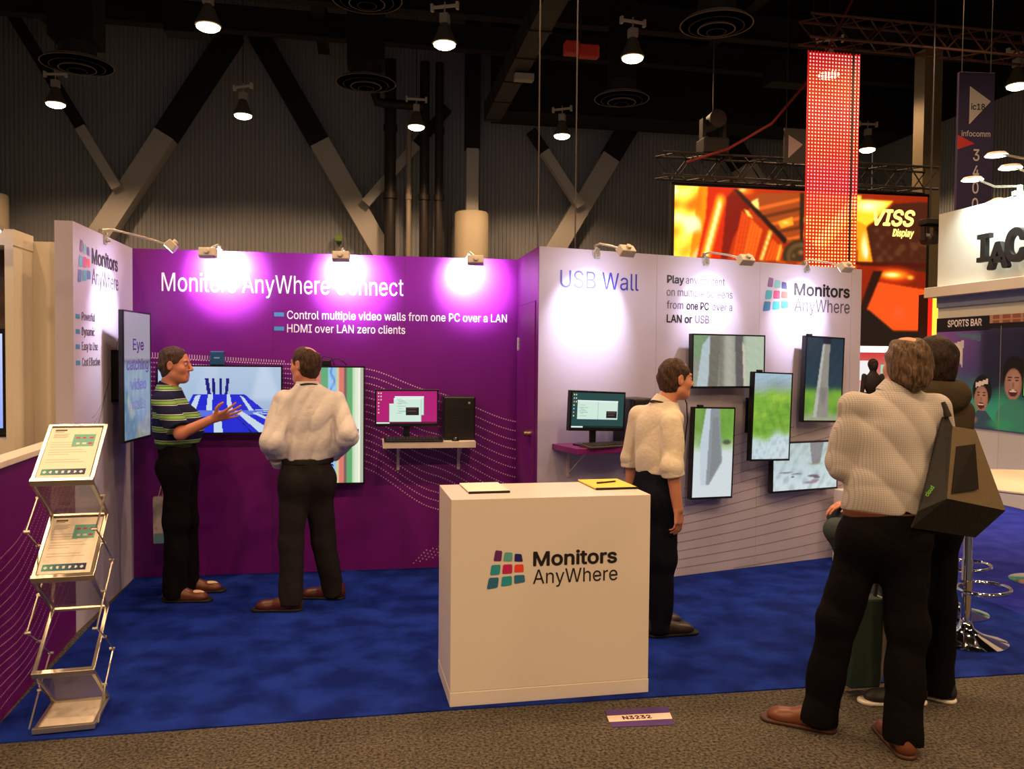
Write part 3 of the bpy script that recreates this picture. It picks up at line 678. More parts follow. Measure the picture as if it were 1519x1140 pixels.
def folds(amp, f=26., seed=1, dirs=None):
    rg = np.random.RandomState(seed); W_ = [unit(d) for d in (dirs or rg.normal(size=(5, 3)))]; ph = rg.uniform(0, 6.3, 20)
    def g(p):
        w_ = p+.03*np.stack([np.sin(9*p[:, 1]+ph[0]), np.sin(8*p[:, 2]+ph[1]), np.sin(10*p[:, 0]+ph[2])], 1); t = 0
        for i, d in enumerate(W_): t = t+(1-2*np.abs(np.sin((w_@d)*f*(.7+.2*i)+ph[3+i])))*(.5+.5*np.sin(7*p[:, i % 3]*1.3+ph[9+i]))
        return amp*t/len(W_)
    return g
def tufts(amp, f=62., seed=2):
    rg = np.random.RandomState(seed); K = rg.normal(size=(7, 3))*f; ph = rg.uniform(0, 6.3, 7)
    return lambda p: amp*np.sin(p@K.T+ph).sum(1)/2.6

def head_prims(c, hf, hu=(0, 0, 1), s=1.):
    hu = unit(hu); hf = unit(np.array(hf)-hu*(np.array(hf)@hu)); hl = np.cross(hu, hf); A = np.stack([hl, hf, hu]); P = lambda x, y, z: np.array(c)+(np.array([x, y, z])*s)@A
    e = lambda q, r, **k: ell(P(*q), np.array(r)*s, A, **k); cc = lambda a, b, r, r2=None, **k: cap(P(*a), P(*b), r*s, (r if r2 is None else r2)*s, **k)
    L = [e((0, -.012, .03), (.074, .096, .088), k=.02), e((0, .018, -.045), (.060, .070, .078), k=.03), e((0, .060, -.098), (.026, .022, .02), k=.03),
         e((.036, .050, -.028), (.028, .03, .03), k=.02), e((-.036, .050, -.028), (.028, .03, .03), k=.02),
         cc((-.05, .0, -.07), (-.02, .05, -.098), .018, k=.03), cc((.05, .0, -.07), (.02, .05, -.098), .018, k=.03),
         cc((-.034, .078, .024), (.034, .078, .024), .011, k=.012), cc((0, .086, .012), (0, .110, -.030), .008, .0125, k=.012),
         e((.012, .098, -.036), (.009, .011, .008), k=.008), e((-.012, .098, -.036), (.009, .011, .008), k=.008),
         e((.031, .096, .004), (.015, .014, .011), k=.012, op='s'), e((-.031, .096, .004), (.015, .014, .011), k=.012, op='s'),
         e((.031, .076, .003), (.0135, .0135, .0135), k=.003), e((-.031, .076, .003), (.0135, .0135, .0135), k=.003),
         cc((-.02, .082, -.063), (.02, .082, -.063), .0065, k=.006), cc((-.016, .081, -.076), (.016, .081, -.076), .0075, k=.006)]
    for q in (1, -1):
        L += [e((.076*q, -.012, -.004), (.010, .020, .034), k=.008), e((.084*q, -.006, .0), (.006, .010, .018), k=.006, op='s')]
    return L, P, A
def hand_prims(w_, d, pn, ts, curl=.3, spread=.08, s=1., thumb=.8, fist=False):
    d = unit(d); pn = unit(np.array(pn)-d*(np.array(pn)@d)); t0 = np.cross(pn, d); ts = t0 if t0@np.array(ts) > 0 else -t0; w_ = np.array(w_, float); L = []
    for i, (o, ln) in enumerate(((.030, (.042, .025, .021)), (.010, (.047, .029, .022)), (-.010, (.043, .027, .021)), (-.029, (.034, .020, .018)))):
        kn = w_+d*(.088-.004*abs(i-1))*s+ts*o*s; L.append(cap(w_+ts*o*.55*s+d*.012*s, kn, .0145*s, .0105*s, k=.012))
        a = spread*(1.5-i); dd = unit(d*math.cos(a)+ts*math.sin(a)); p = kn; ang = 0; r = .0088 if i < 3 else .0076
        for j, l in enumerate(ln):
            ang += curl*(.75+.12*i)*(1.15 if j else .8); q = p+(dd*math.cos(ang)+pn*math.sin(ang))*l*s; L.append(cap(p, q, (r-.0007*j)*s, (r-.0007*(j+1))*s, k=.003)); p = q
    b = w_+d*.022*s+ts*.022*s; q = b+unit(ts*.75*thumb+d*.6+pn*.25)*.046*s; q2 = q+unit(ts*.4*thumb+d*.85+pn*.2)*.031*s; q3 = q2+unit(ts*.15*thumb+d+pn*.3)*.024*s
    return L+[cap(b, q, .0145*s, .0115*s, k=.012), cap(q, q2, .0112*s, .0098*s, k=.003), cap(q2, q3, .0098*s, .008*s, k=.003)]

SKIN = mat('skin_warm', (206, 140, 110), .5, bump=(60, .05)); SKIN2 = mat('skin_tan', (196, 128, 98), .5, bump=(60, .05))
def hair_mat(name, c0, c1):
    m = mat(name, c0, .62, spec=.3); nt = m.node_tree; b = nt.nodes['Principled BSDF']; tc = nt.nodes['Texture Coordinate']
    mp = nt.nodes.new('ShaderNodeMapping'); mp.inputs['Scale'].default_value = (1, 1, .22); nt.links.new(tc.outputs['Object'], mp.inputs[0])
    n = nt.nodes.new('ShaderNodeTexNoise'); n.inputs['Scale'].default_value = 95; n.inputs['Detail'].default_value = 6; n.inputs['Distortion'].default_value = .6; nt.links.new(mp.outputs[0], n.inputs['Vector'])
    r = nt.nodes.new('ShaderNodeValToRGB'); r.color_ramp.elements[0].position = .36; r.color_ramp.elements[1].position = .66; r.color_ramp.elements[0].color = lin(c1)+(1,); r.color_ramp.elements[1].color = lin(c0)+(1,)
    nt.links.new(n.outputs['Fac'], r.inputs[0]); nt.links.new(r.outputs[0], b.inputs['Base Color'])
    bp = nt.nodes.new('ShaderNodeBump'); bp.inputs['Strength'].default_value = .9; bp.inputs['Distance'].default_value = .012; nt.links.new(n.outputs['Fac'], bp.inputs['Height']); nt.links.new(bp.outputs[0], b.inputs['Normal'])
    return m
HAIRB = hair_mat('brown_hair', (84, 60, 42), (40, 27, 20)); HAIRG = hair_mat('greying_hair', (122, 98, 76), (56, 42, 32)); HAIRD = hair_mat('dark_brown_hair', (52, 32, 24), (22, 13, 10))
EYE = mat('eye_white', (176, 158, 146), .3); IRIS = mat('iris', (50, 36, 26), .3)
def cloth(name, c, bump=(40, .25), **k): return mat(name, c, .9, spec=.06, bump=bump, **k)
def person(label, base, J, hf, o):
    b0 = np.array([base[0], base[1], base[2]]); J = {k: np.array(v)-b0 for k, v in J.items()}
    root = thing('person', label, 'person', tuple(base)); vx = o.get('vox', .006); g = o.get('girth', 1.); s = o.get('scale', 1.)
    up = V(0, 0, 1); lat = J['sL']-J['sR']; lat[2] = 0; l = unit(lat); f = np.cross(l, up)
    lat2 = J['hL']-J['hR']; lat2[2] = 0; l2 = unit(unit(lat2)+l*.8); f2 = np.cross(l2, up)
    A = np.stack([l, f, up]); A2 = np.stack([l2, f2, up]); sh = (J['sL']+J['sR'])/2; ne, ch, pe = J['neck'], J['chest'], J['pel']
    wz = o.get('waist', pe[2]+.10); wc = pe+(ch-pe)*np.clip((wz-pe[2])/(ch[2]-pe[2]), 0, 1); wc[2] = wz
    hd, P, HA = head_prims(J['head'], hf, o.get('hu', (0, 0, 1)), s)
    skin = o.get('skin', SKIN)
    # -------- body
    B = [ell(ch+up*.02, (.155*g, .10*g, max(ne[2]-ch[2]-.06, .1)), A, k=.05), ell((ch+pe)/2, (.14*g, .10*g, .20), A, k=.05), ell(pe+up*.02, (.15*g, .105*g, .13), A2, k=.05),
         cap(P(0, -.022, -.06), ne-f*.005+up*.0, .055, .059, k=.03)]
    for q in 'LR':
        B += [cap(ne-up*.03, J['s'+q], .05, .052, k=.05), cap(J['s'+q], J['e'+q], .050, .040, k=.03), cap(J['e'+q], J['w'+q], .040, .028, k=.02, sq=None),
              cap(J['h'+q], J['k'+q], .078, .055, k=.05), cap(J['k'+q], J['a'+q], .053, .036, k=.03), cap(J['a'+q], J['a'+q]*V(1, 1, 0)+up*(.05+o.get('ground'+q, 0.))+unit((V(*o['toe'+q], 0) if 'toe'+q in o else (J['t'+q]-J['a'+q])*V(1, 1, 0)))*.07, .034, .026, k=.02)]
        H = o['hand'+q]; B += hand_prims(J['w'+q]+unit(J['e'+q]-J['w'+q])*.004, H.get('d', J['h'+q+'_']-J['w'+q]), H['pn'], H['ts'], H.get('curl', .3), H.get('spread', .06), H.get('s', .98), H.get('thumb', .8))
    body = fm('body', B+hd, o.get('bvox', .005), skin, root)
    # -------- face details
    if o.get('face', True):
        for q in (1, -1):
            c = P(.031*q, .077, .003); e_ = MB().lathe([(0, -.0126*s)]+[(.0126*s*math.cos(t), .0126*s*math.sin(t)) for t in np.linspace(-1.3, 1.3, 9)]+[(0, .0126*s)], 14, 0, Matrix.Translation(c))
            gz = Vector(HA[1]); e_.lathe([(0, .0141*s), (.004*s, .0135*s), (.0058*s, .0118*s)], 10, 1, Matrix.Translation(c) @ gz.to_track_quat('Z', 'Y').to_matrix().to_4x4())
            e_.build('eye', [EYE, IRIS], root, 60)
            bx = MB().tube([P(.016*q, .089, .023), P(.032*q, .088, .028), P(.046*q, .079, .023)], .003*s, 6).build('eyebrow', o['hair'], root, 60)
    # -------- hair
    hs = o.get('hairstyle', 'short'); e = lambda q, r, **k: ell(P(*q), np.array(r)*s, HA, **k)
    H = [e((0, -.019, .034), (.081, .101, .096), k=.02), e((0, -.048, -.02), (.076, .064, .078), k=.03)]
    if hs == 'full': H += [e((0, -.035, .03), (.096, .10, .10), k=.02), e((0, -.055, -.03), (.088, .07, .095), k=.03)]
    H += [e((0, .105, -.035), (.11, .084, .094), k=.012, op='s'), e((0, .10, .03), (.052, .03, .05), k=.02, op='s')]
    if hs != 'thin': H += [e((q*.09, .03, -.075), (.06, .045, .06), k=.015, op='s') for q in (1, -1)]+[e((q*.085, -.012, -.01), (.018, .024, .036), k=.006, op='s') for q in (1, -1)]
    if hs == 'bald': H += [e((o.get('bald_x', 0), -.055, .13), (.056, .075, .062), k=.02, op='s')]
    if hs == 'thin': H += [e((.066, -.03, -.005), (.032, .055, .075), k=.03), e((-.066, -.03, -.005), (.032, .055, .075), k=.03), e((0, -.07, -.06), (.066, .05, .06), k=.03)]
    if hs == 'thin': H += [e((.012, -.03, .155), (.042, .07, .05), k=.03, op='s')]
    if 'fringe' in o: H += [cap(P(-.05, .075, .075), P(.05, .075, .085), .026*s, k=.03)]
    H += [clip(-HA[2], P(0, 0, o.get('nape', -.085)))]
    fm('hair', H, .0045, o['hair'], root, tufts(o.get('tuft', .0032), seed=o.get('seed', 1)))
    if o.get('beard'):
        fm('beard', [e((0, .026, -.062), (.0645, .072, .064), k=.02), e((0, .066, -.098), (.03, .022, .024), k=.02), e((0, .10, -.02), (.07, .055, .05), k=.01, op='s'), e((0, .1, -.07), (.022, .03, .014), k=.006, op='s'), clip(HA[2], P(0, 0, -.03)), clip(-HA[2], P(0, 0, -.125))], .0045, o['beard'], root, tufts(.001))
    # -------- shirt
    cz = max(ne[2]-ch[2]-.045, .11)
    T = [ell(ch+up*.02, (.178*g, .118*g, cz), A, k=.06), ell(ch*.5+wc*.5, (.168*g, .122*g, .19), A, k=.06), cap(wc+up*.07, wc-up*.02, .166*g, .164*g, sq=(f2, .75), k=.05, fb=True)]
    if o.get('belly'): T += [ell(wc+up*.10+f*.05, (.15, .11+o['belly'], .14), A, k=.06)]
    for q in 'LR':
        S = J['s'+q]; E_ = J['e'+q]; W_ = J['w'+q]; ln = o['sleeve'+q] if 'sleeve'+q in o else o.get('sleeve', 2.); r = o.get('slr', .060)
        T += [cap(ne-up*.05, S, .060, .060, k=.06)]
        if ln <= 1: T += [cap(S, S+(E_-S)*ln, .066, r+.004, k=.022, fb=True)]
        else: T += [cap(S, E_, .064, r, k=.022), cap(E_, E_+(W_-E_)*(ln-1), r, o.get('cuff', .045), k=.03, fb=True)]
    T += [cap(ne-up*.09, ne+unit(P(0, -.022, -.06)-ne)*.008, .095, .074, k=.05, fb=True)]
    T += [clip(-up, wc-up*.006)] if not o.get('untucked') else []
    st = fm('shirt', T, vx, o['shirt'], root, folds(2.*o.get('fold', .006), o.get('foldf', 26.), o.get('seed', 1), o.get('dirs')))
    cdir = unit(P(0, -.022, -.06)-ne+f*.01); c0 = ne+cdir*(-.02)
    fm('collar', [cap(c0, c0+cdir*o.get('collar_h', .058), .083, .073, fa=True, fb=True, k=.005), cap(c0-cdir*.03, c0+cdir*.2, .066, .066, op='s', k=.005)], .004, o.get('collar', o['shirt']), st)
    for q in 'LR':
        if o.get('rolled'):
            a = J['e'+q]; d = unit(J['w'+q]-a); fm('rolled_cuff', [cap(a-d*.015, a+d*.05, o['slr']+.006, o['slr']+.004, fa=True, fb=True, k=.01)], .005, o['shirt'], st, folds(.003, 60, 5))
        elif o.get('cuffs'):
            a = J['e'+q]; w2 = J['w'+q]; d = unit(w2-a); fm('cuff', [cap(w2-d*.075, w2-d*.008, o['cuff']+.003, o['cuff'], fa=True, fb=True, k=.01)], .005, o['shirt'], st)
    # -------- trousers
    tr = o.get('leg', 1.); Tz = [ell(pe+up*.03-f2*.012, (.165*g, .122*g, .145), A2, k=.06), cap(wc+up*.02, pe, .150*g, .155*g, sq=(f2, .76), k=.05, fa=True)]
    for q in 'LR':
        an = J['a'+q]; en = an*1.; en[2] = max(an[2]-.055, .032) if not o.get('foot_in') else an[2]-.03
        Tz += [ell(J['h'+q]-f2*.03-up*.01, (.088*tr, .092*tr, .11), A2, k=.05), cap(J['h'+q], J['k'+q], .096*tr, .074*tr, k=.05), cap(J['k'+q], en, .073*tr, .070*tr, k=.04, fb=True)]
    fm('trousers', Tz+[clip(up, wc+up*.012)], vx, o['trousers'], root, folds(.018, 17., 3+o.get('seed', 1), [(0, .3, 1), (.4, 0, 1), (1, 0, .35), (0, 1, .3)]))
    if o.get('belt'):
        bt = fm('belt', [cap(wc-up*.042, wc-up*.004, .171*g, .171*g, sq=(f2, .765), fa=True, fb=True, k=.004)], .005, o['belt'], root)
    if o.get('lanyard'):
        rr = [c0+cdir*.014+(l*math.cos(t)*.079+f*math.sin(t)*.076)-up*.03*math.sin(t) for t in np.linspace(0, 2*PI, 25)[:-1]]
        rb = MB().tube(rr, .0065, 6, closed=True); rb.build('lanyard', o['lanyard'], root, 60)
    # -------- shoes
    for q in 'LR':
        a, t = J['a'+q], J['t'+q]; d = (t-a)*V(1, 1, 0); d = unit(d) if 'toe'+q not in o else unit(V(*o['toe'+q], 0)); gz = o.get('ground'+q, 0.); hc = V(a[0], a[1], gz)-d*.035; sd = np.cross(up, d); SL = o.get('shoe_len', .29)
        tl = o.get('pitch'+q, 0.); dz = lambda x: up*tl*x
        Sp = [cap(hc+up*.045, hc+d*.09+up*.05+dz(.09), .042, .042, sq=(sd, .86), k=.03), cap(hc+d*.08+up*.04+dz(.08), hc+d*(SL-.09)+up*.03+dz(SL-.09), .044, .038, k=.03, sq=None), ell(hc+d*(SL-.095)+up*.03+dz(SL-.09), (.046, .065, .033), np.stack([sd, unit(d+up*tl), unit(up-d*tl)]), k=.02),
              cap(hc+up*.05, hc+up*.085, .042, .038, k=.02)]
        nrm = unit(up-d*tl); cl = [clip(-nrm, hc+nrm*.016)]
        sh_ = fm('shoe', Sp+cl, .005, o['shoe'], root)
        fm('sole', [cap(hc+nrm*.01, hc+d*(SL-.05)+nrm*.01+dz(SL-.05), .046, .05, sq=None, k=.01), clip(nrm, hc+nrm*.018), clip(-nrm, hc)], .005, o.get('sole', M_blackm), sh_)
        if 'vamp' in o: fm('vamp', [ell(hc+d*(SL-.11)+up*.055, (.030, .055, .020), np.stack([sd, d, up]), k=.01)], .004, o['vamp'], sh_)
    return root, J, dict(l=l, f=f, up=up, wc=wc, ch=ch, ne=ne)
# ================================================================ BOOTH OBJECTS
M_scr = image_mat('lit_screen', 1.0, .2)
def tv(label, parent, u, z0, w, h, off, pic, roll=0., stick=None, group='wall screens', dth=.045):
    p = parent.matrix_basis @ Vector((u, 0, z0)); o = thing('television', label, 'television', p, parent.rotation_euler.z, group)
    o.rotation_euler = (0, roll, parent.rotation_euler.z); b = .011
    MB().box(-w/2, w/2, -off, -off+dth, 0, h).box(-w*.3, w*.3, -off+dth, -off+dth+.012, h*.2, h*.8).build('frame', M_black, o, bevel=.003)
    fr = MB()
    for a, c, d, e in ((-w/2, w/2, 0, b*1.4), (-w/2, w/2, h-b, h), (-w/2, -w/2+b, 0, h), (w/2-b, w/2, 0, h)): fr.box(a, c, -off-.004, -off, d, e)
    fr.build('bezel', M_black, o)
    pic_obj('screen', pic, w-2*b, h-2.4*b, M_scr, o, None, b*1.4, -off-.0012)
    mb = MB().box(-.10, .10, -.012, -.001, h*.3, h*.7).box(-.08, -.05, -off+dth+.012, -.012, h*.32, h*.68).box(.05, .08, -off+dth+.012, -.012, h*.32, h*.68); mb.build('wall_mount', M_blackm, o)
    if stick: MB().box(-w/2+stick, -w/2+stick+.045, -off+.005, -off+.035, h, h+.016).build('media_stick', M_blackm, o, bevel=.004)
    return o
# -- pictures on the screens
def seats():
    P = Pic(150, 86).grad((176, 196, 222), (150, 176, 208)); P.poly([(.36, 0), (.5, 0), (.45, .45), (.30, .45)], (190, 206, 228), .5); P.poly([(.82, 0), (.9, 0), (1, .5), (.75, .5)], (206, 220, 236), .6)
    P.blur(2, 4); Bc, Wc = (28, 40, 206), (196, 214, 232)
    for x0, x1, k in ((.375, .405, .02), (.43, .455, .008), (.495, .515, -.004), (.55, .575, -.015)): P.poly([(x0, .18), (x1, .18), (x1+k, .42), (x0+k, .42)], (22, 20, 120))
    P.poly([(.28, .42), (.70, .42), (.86, .66), (1, .64), (1, 1), (0, 1), (0, .8), (.2, .68)], Bc)
    for a, b, c, d in (((.30, .44), (.34, .43), (.30, .66), (.24, .68)), ((.40, .42), (.44, .42), (.43, .66), (.385, .66)), ((.55, .42), (.58, .42), (.60, .66), (.56, .66)), ((.66, .44), (.69, .46), (.78, .68), (.74, .68))): P.poly([a, b, c, d], Wc)
    P.poly([(0, .66), (.9, .66), (.9, .72), (0, .78)], (120, 142, 224), .7)
    for a, b, c, d in (((.44, .68), (.50, .68), (.52, 1), (.45, 1)), ((.20, .72), (.27, .70), (.16, 1), (.06, 1)), ((.62, .68), (.68, .68), (.94, 1), (.82, 1)), ((.76, .7), (.80, .7), (1, .86), (1, .92))): P.poly([a, b, c, d], Wc)
    for k in range(3): P.ell(.9+.02*k, .66+.03*k, .12, .012, (190, 216, 240)); P.ell(.9+.02*k, .668+.03*k, .11, .008, (60, 90, 190))
    P.poly([(.60, .7), (.605, .7), (.76, 1), (.75, 1)], (14, 14, 90)); P.poly([(.30, .7), (.33, .7), (.28, 1), (.26, 1)], (14, 22, 150)); return P
def stripes():
    P = Pic(100, 60, (210, 226, 206)); xs = [(0, .2, (120, 176, 220)), (.2, .34, (206, 120, 112)), (.34, .48, (96, 168, 120)), (.48, .62, (214, 200, 150)), (.62, .72, (220, 120, 110)), (.705, .74, (116, 96, 92)), (.74, .83, (96, 168, 108)), (.83, .87, (196, 222, 186)), (.87, .93, (226, 232, 208)), (.93, .955, (250, 255, 244)), (.955, 1, (176, 178, 160))]
    for a, b, c in xs: P.rect(a, 0, b, 1, c)
    P.rect(.45, 0, .58, 1, (150, 196, 232)); P.put((np.abs(P.x-.52+.03*np.sin(40*P.y)) < .012)&(P.y < .3), (70, 130, 200)); P.blur(1, 1); return P
def eye():
    P = Pic(48, 90).grad((206, 196, 214), (176, 190, 208)); P.rect(0, .38, 1, .39, (70, 60, 84)); P.rect(0, .39, 1, 1, (140, 172, 208)); P.poly([(0, .55), (.3, .7), (.5, 1), (0, 1)], (86, 140, 190), .6)
    P.poly([(.15, .64), (.4, .8), (.3, .86), (.1, .7)], (216, 220, 214), .8); P.poly([(.5, .9), (1, .80), (1, 1), (.4, 1)], (186, 176, 150), .7); P.put(np.clip(P.noise(.4, 8, 8, 2), 0, .4)*(P.y > .4), (226, 230, 232)); P.blur(1, 2); P.c = P.c*.62+26; return P
def stone(kind):
    rg = {'A': 1, 'B': 2, 'C': 3, 'D': 4, 'E': 5}[kind]; land = kind in 'AE'; P = Pic(110, 64) if land else Pic(64, 110); n = P.noise(1, 3, 2, rg)
    if kind == 'A':
        P.grad((120, 128, 116), (150, 152, 138)); P.poly([(.0, 0), (.2, 0), (.1, .5), (0, .4)], (120, 150, 110)); P.rect(.36, 0, .42, 1, (104, 104, 92)); P.rect(.42, 0, .57, 1, (168, 168, 154)); P.rect(.70, 0, 1, 1, (176, 190, 168)); P.blur(2, 6)
        P.poly([(.22, .0), (.25, .18), (.20, 1), (.05, 1), (.12, .2)], (176, 190, 196)); P.poly([(.23, .02), (.37, .0), (.34, 1), (.21, 1)], (112, 108, 98)); P.poly([(.58, 0), (.69, 0), (.74, 1), (.60, 1)], (96, 92, 92)); P.poly([(.68, .1), (.72, .2), (.75, 1), (.71, 1)], (196, 190, 170))
    elif kind == 'B':
        P.grad((30, 50, 66), (40, 66, 78)); P.rect(0, .62, 1, .64, (70, 120, 50)); P.put((P.y > .63), (120, 168, 58)); P.put(np.clip(P.noise(.9, 8, 8, 31), 0, 1)*(P.y > .63), (72, 118, 48), .8); P.rect(0, .93, 1, 1, (150, 160, 130)); P.blur(2, 6)
        P.poly([(.44, .04), (.64, .04), (.62, .4), (.66, .96), (.24, .96), (.34, .5)], (142, 138, 128)); P.poly([(.44, .06), (.5, .06), (.42, .5), (.34, .96), (.24, .96), (.34, .5)], (176, 176, 170)); P.rect(.44, 0, .66, .07, (28, 26, 44)); P.put(np.clip(n*.4, 0, .4)*(P.y > .6)*(np.abs(P.x-.47) < .2), (90, 80, 84))
    elif kind == 'C':
        P.grad((160, 188, 206), (150, 162, 150), 0, 0, 0, .3); P.put(np.clip((P.y-.16-.04*n)*9, 0, 1), (128, 178, 62)); P.put(np.clip(P.noise(.9, 9, 7, 8), 0, 1)*(P.y > .25)*(P.y < .7), (190, 218, 76), .8); P.put(np.clip(P.noise(.9, 10, 9, 12), 0, 1)*(P.y > .3)*(P.y < .72), (66, 116, 40), .8)
        P.put(np.clip((P.y-.68-.05*n)*16, 0, 1), (196, 214, 220)); P.ell(.62, .12, .4, .08, (130, 140, 146), .6, .8); P.blur(2, 4); P.put(np.clip(P.noise(.5, 10, 10, 15), 0, .5)*(P.y > .74), (150, 172, 182))
    elif kind == 'D':
        P.grad((150, 196, 90), (190, 204, 208)); P.put((P.y > .45), (206, 216, 220)); P.put((P.x > .62)&(P.y < .36), (118, 170, 66)); P.put((P.x < .3)&(P.y < .3), (126, 166, 78)); P.put(np.clip(P.noise(.8, 9, 9, 33), 0, .8)*(P.y < .45), (84, 124, 60)); P.blur(2, 6)
        P.poly([(.34, .0), (.62, 0), (.74, .60), (.42, .86), (.22, .86), (.26, .4)], (138, 146, 152)); P.poly([(.28, 0), (.4, 0), (.34, .86), (.2, .86), (.16, .4)], (190, 202, 212)); P.poly([(.46, .1), (.6, .1), (.70, .6), (.44, .82)], (120, 124, 126), .6); P.ell(.84, .38, .14, .035, (70, 60, 70), .8, .5)
    else:
        P.grad((176, 194, 196), (206, 220, 224)); P.put(np.clip(P.noise(.6, 8, 6, 21), 0, .6), (150, 170, 172)); P.blur(1, 3); P.poly([(.56, 0), (.78, 0), (.73, .44), (.60, .46)], (128, 130, 134)); P.ell(.66, .46, .12, .03, (140, 128, 90), .7, .5)
        for x, y, a, b in ((.2, .62, .12, .016), (.36, .66, .1, .014), (.3, .72, .03, .02), (.62, .72, .10, .03), (.68, .76, .06, .03), (.58, .86, .13, .03), (.66, .82, .08, .025)): P.ell(x, y, a, b, (96, 84, 96) if y < .8 else (150, 120, 140), .9, .3)
    P.c += (P.noise(5, 30, 30, rg)[..., None]); P.blur(1, 1); return P
def desk(bg, win, dark):
    P = Pic(120, 70, bg)
    for x0, y0, x1, y1 in win: P.rect(x0, y0, x1, y1, (150, 186, 170)); P.rect(x0+.006, y0+.035, x1-.006, y1-.008, (206, 232, 218)); P.rect(x0, y0, x1, y0+.035, (226, 240, 232))
    for k in range(14): P.rect(win[0][0]+.03+.02*(k % 3), win[0][1]+.09+.035*k, win[0][0]+.12+.03*(k % 4), win[0][1]+.10+.035*k, (120, 150, 140), .6) if win[0][1]+.10+.035*k < win[0][3]-.03 else None
    P.rect(*dark, (30, 24, 30)); P.rect(dark[0]+.02, dark[1]+.03, dark[2]-.03, dark[1]+.05, (110, 60, 60)); P.rect(dark[0]+.03, dark[1]+.1, dark[2]-.05, dark[1]+.13, (80, 70, 76))
    for k in range(7): P.ell(.035, .06+.1*k, .012, .022, ((230, 220, 150), (150, 200, 220), (220, 160, 150))[k % 3])
    for k in range(3): P.ell(.075, .06+.1*k, .012, .022, (226, 220, 200))
    P.rect(0, .95, 1, 1, tuple(int(v*.55) for v in bg)); P.rect(0, .955, .22, .995, (224, 236, 232)); return P
t1 = tv('wide television with a blue and white striped picture, between the two men', wall_back, -1.075, 1.075, .892, .512, .1, seats())
t2 = tv('tall television with coloured vertical stripes behind the man in white with hands on hips', wall_back, -.272, .687, .50, .90, .1, stripes())
Mi = mat('screen_letters', (40, 40, 150), .5, emit=.5)
writing('picture_word', 'marketing', Mi, t2, -.18, .36, .385, .085, -.103, .02); writing('picture_word', 'displays', Mi, t2, -.18, .10, .20, .08, -.103, .02)
tv('wide television showing grey stone posts, topmost on the white wall', wall_right, 1.584, 1.444, .70, .412, .11, stone('A'))
tv('tall television showing a stone tower on dark blue, highest at right on the white wall', wall_right, 2.547, 1.158, .42, .70, .11, stone('B'), .03, .03)
tv('tall television showing bright green grass under a grey sky, middle of the white wall', wall_right, 1.933, .878, .392, .690, .19, stone('C'), .03, .05)
tv('tall television showing a pale leaning stone, beside the man with rolled sleeves', wall_right, 1.436, .600, .392, .70, .11, stone('D'), .028, .05)
tv('wide television showing pebbles on white sand, lowest on the white wall', wall_right, 2.380, .605, .70, .402, .11, stone('E'))
t3 = tv('tall television with faint purple words, on the left white panel', wall_left, 6.131, 1.073, .505, .883, .147, eye(), 0, dth=.03)
t3.rotation_euler.z = PI/2+math.radians(-5.5)
for k, (s_, c_, x, wd) in enumerate((('Eye', (70, 40, 110), -.09, .20), ('catching', (92, 70, 140), -.2, .40), ('video', (120, 120, 200), -.13, .29), ('walls', (140, 150, 206), -.12, .26))):
    writing('picture_word', s_, mat('screen_word_%d' % k, c_, .5, emit=.35), t3, x, .62-.135*k, wd, .075, -.151, .012)

def arm_lamp(label, parent, u, z=WH, out=.40, side=.0, drop=.07, aim=(0, 0, 2.1), power=40., spill=12., group='arm lamps on the wall tops', col=BOOTH_C, spot=74, swivel=0., hs=1.):
    """lamp clipped over a wall top: clamp, arm, head; its own spot light aims back at the wall"""
    o = thing('arm_lamp', label, 'lamp', parent.matrix_basis @ Vector((u, 0, z)), parent.rotation_euler.z, group)
    c = MB().box(-.022, .022, -.012, .092, 0, .012).box(-.022, .022, -.012, -.002, -.06, 0).box(-.022, .022, .082, .092, -.05, 0)
    c.cyl((0, -.012, -.035), (0, -.04, -.035), .009).cyl((0, .02, .012), (0, .02, .04), .014); c.build('clamp', M_alu, o, 40)
    MB().tube([(0, .02, .035), (side*.1, -.05, .04), (side*.6, -out*.6, .0), (side, -out+.02, -drop+.03)], .0075, 8).build('arm', M_alu, o, 50)
    MB().tube([(.03*math.cos(t)-.004, -.015+.012*math.sin(t*2), -.02+.035*math.sin(t)) for t in np.linspace(0, 2*PI, 17)[:-1]], .003, 5, closed=True).build('cord', mat('white_cord', (200, 194, 186), .6), o, 50)
    hd = Vector((side, -out, -drop)); tg = Vector((aim[0], aim[1], aim[2]-z)); d = (tg-hd).normalized()
    R_ = d.to_track_quat('-Z', 'Y').to_matrix().to_4x4(); M = Matrix.Translation(hd) @ R_
    MB().hexa([(-.062*hs, -.036*hs, .0), (.062*hs, -.036*hs, .0), (.062*hs, .036*hs, 0), (-.062*hs, .036*hs, 0)], [(-.058*hs, -.03*hs, .055), (.058*hs, -.03*hs, .055), (.058*hs, .03*hs, .055), (-.058*hs, .03*hs, .055)], 0, M).cyl(M @ Vector((0, 0, .055)), M @ Vector((0, 0, .075)), .02).build('head', M_lampw, o, bevel=.006)
    MB().box(-.052*hs, .052*hs, -.028*hs, .028*hs, -.003, 0, 0, M).build('lens', mat('arm_lamp_lens', (255, 248, 255), emit=12.), o)
    ld = bpy.data.lights.new('arm_lamp_light', 'SPOT'); ld.energy = power; ld.color = col; ld.spot_size = math.radians(spot); ld.spot_blend = .75; ld.shadow_soft_size = .03
    l = link(bpy.data.objects.new('arm_lamp_light', ld), o); l.matrix_basis = M @ Matrix.Translation((0, 0, -.012))
    ls_ = bpy.data.lights.new('arm_lamp_spill', 'SPOT'); ls_.energy = spill; ls_.color = col; ls_.spot_size = math.radians(165); ls_.spot_blend = 1.; ls_.shadow_soft_size = .04
    link(bpy.data.objects.new('arm_lamp_spill', ls_), o).matrix_basis = l.matrix_basis.copy()
    return o
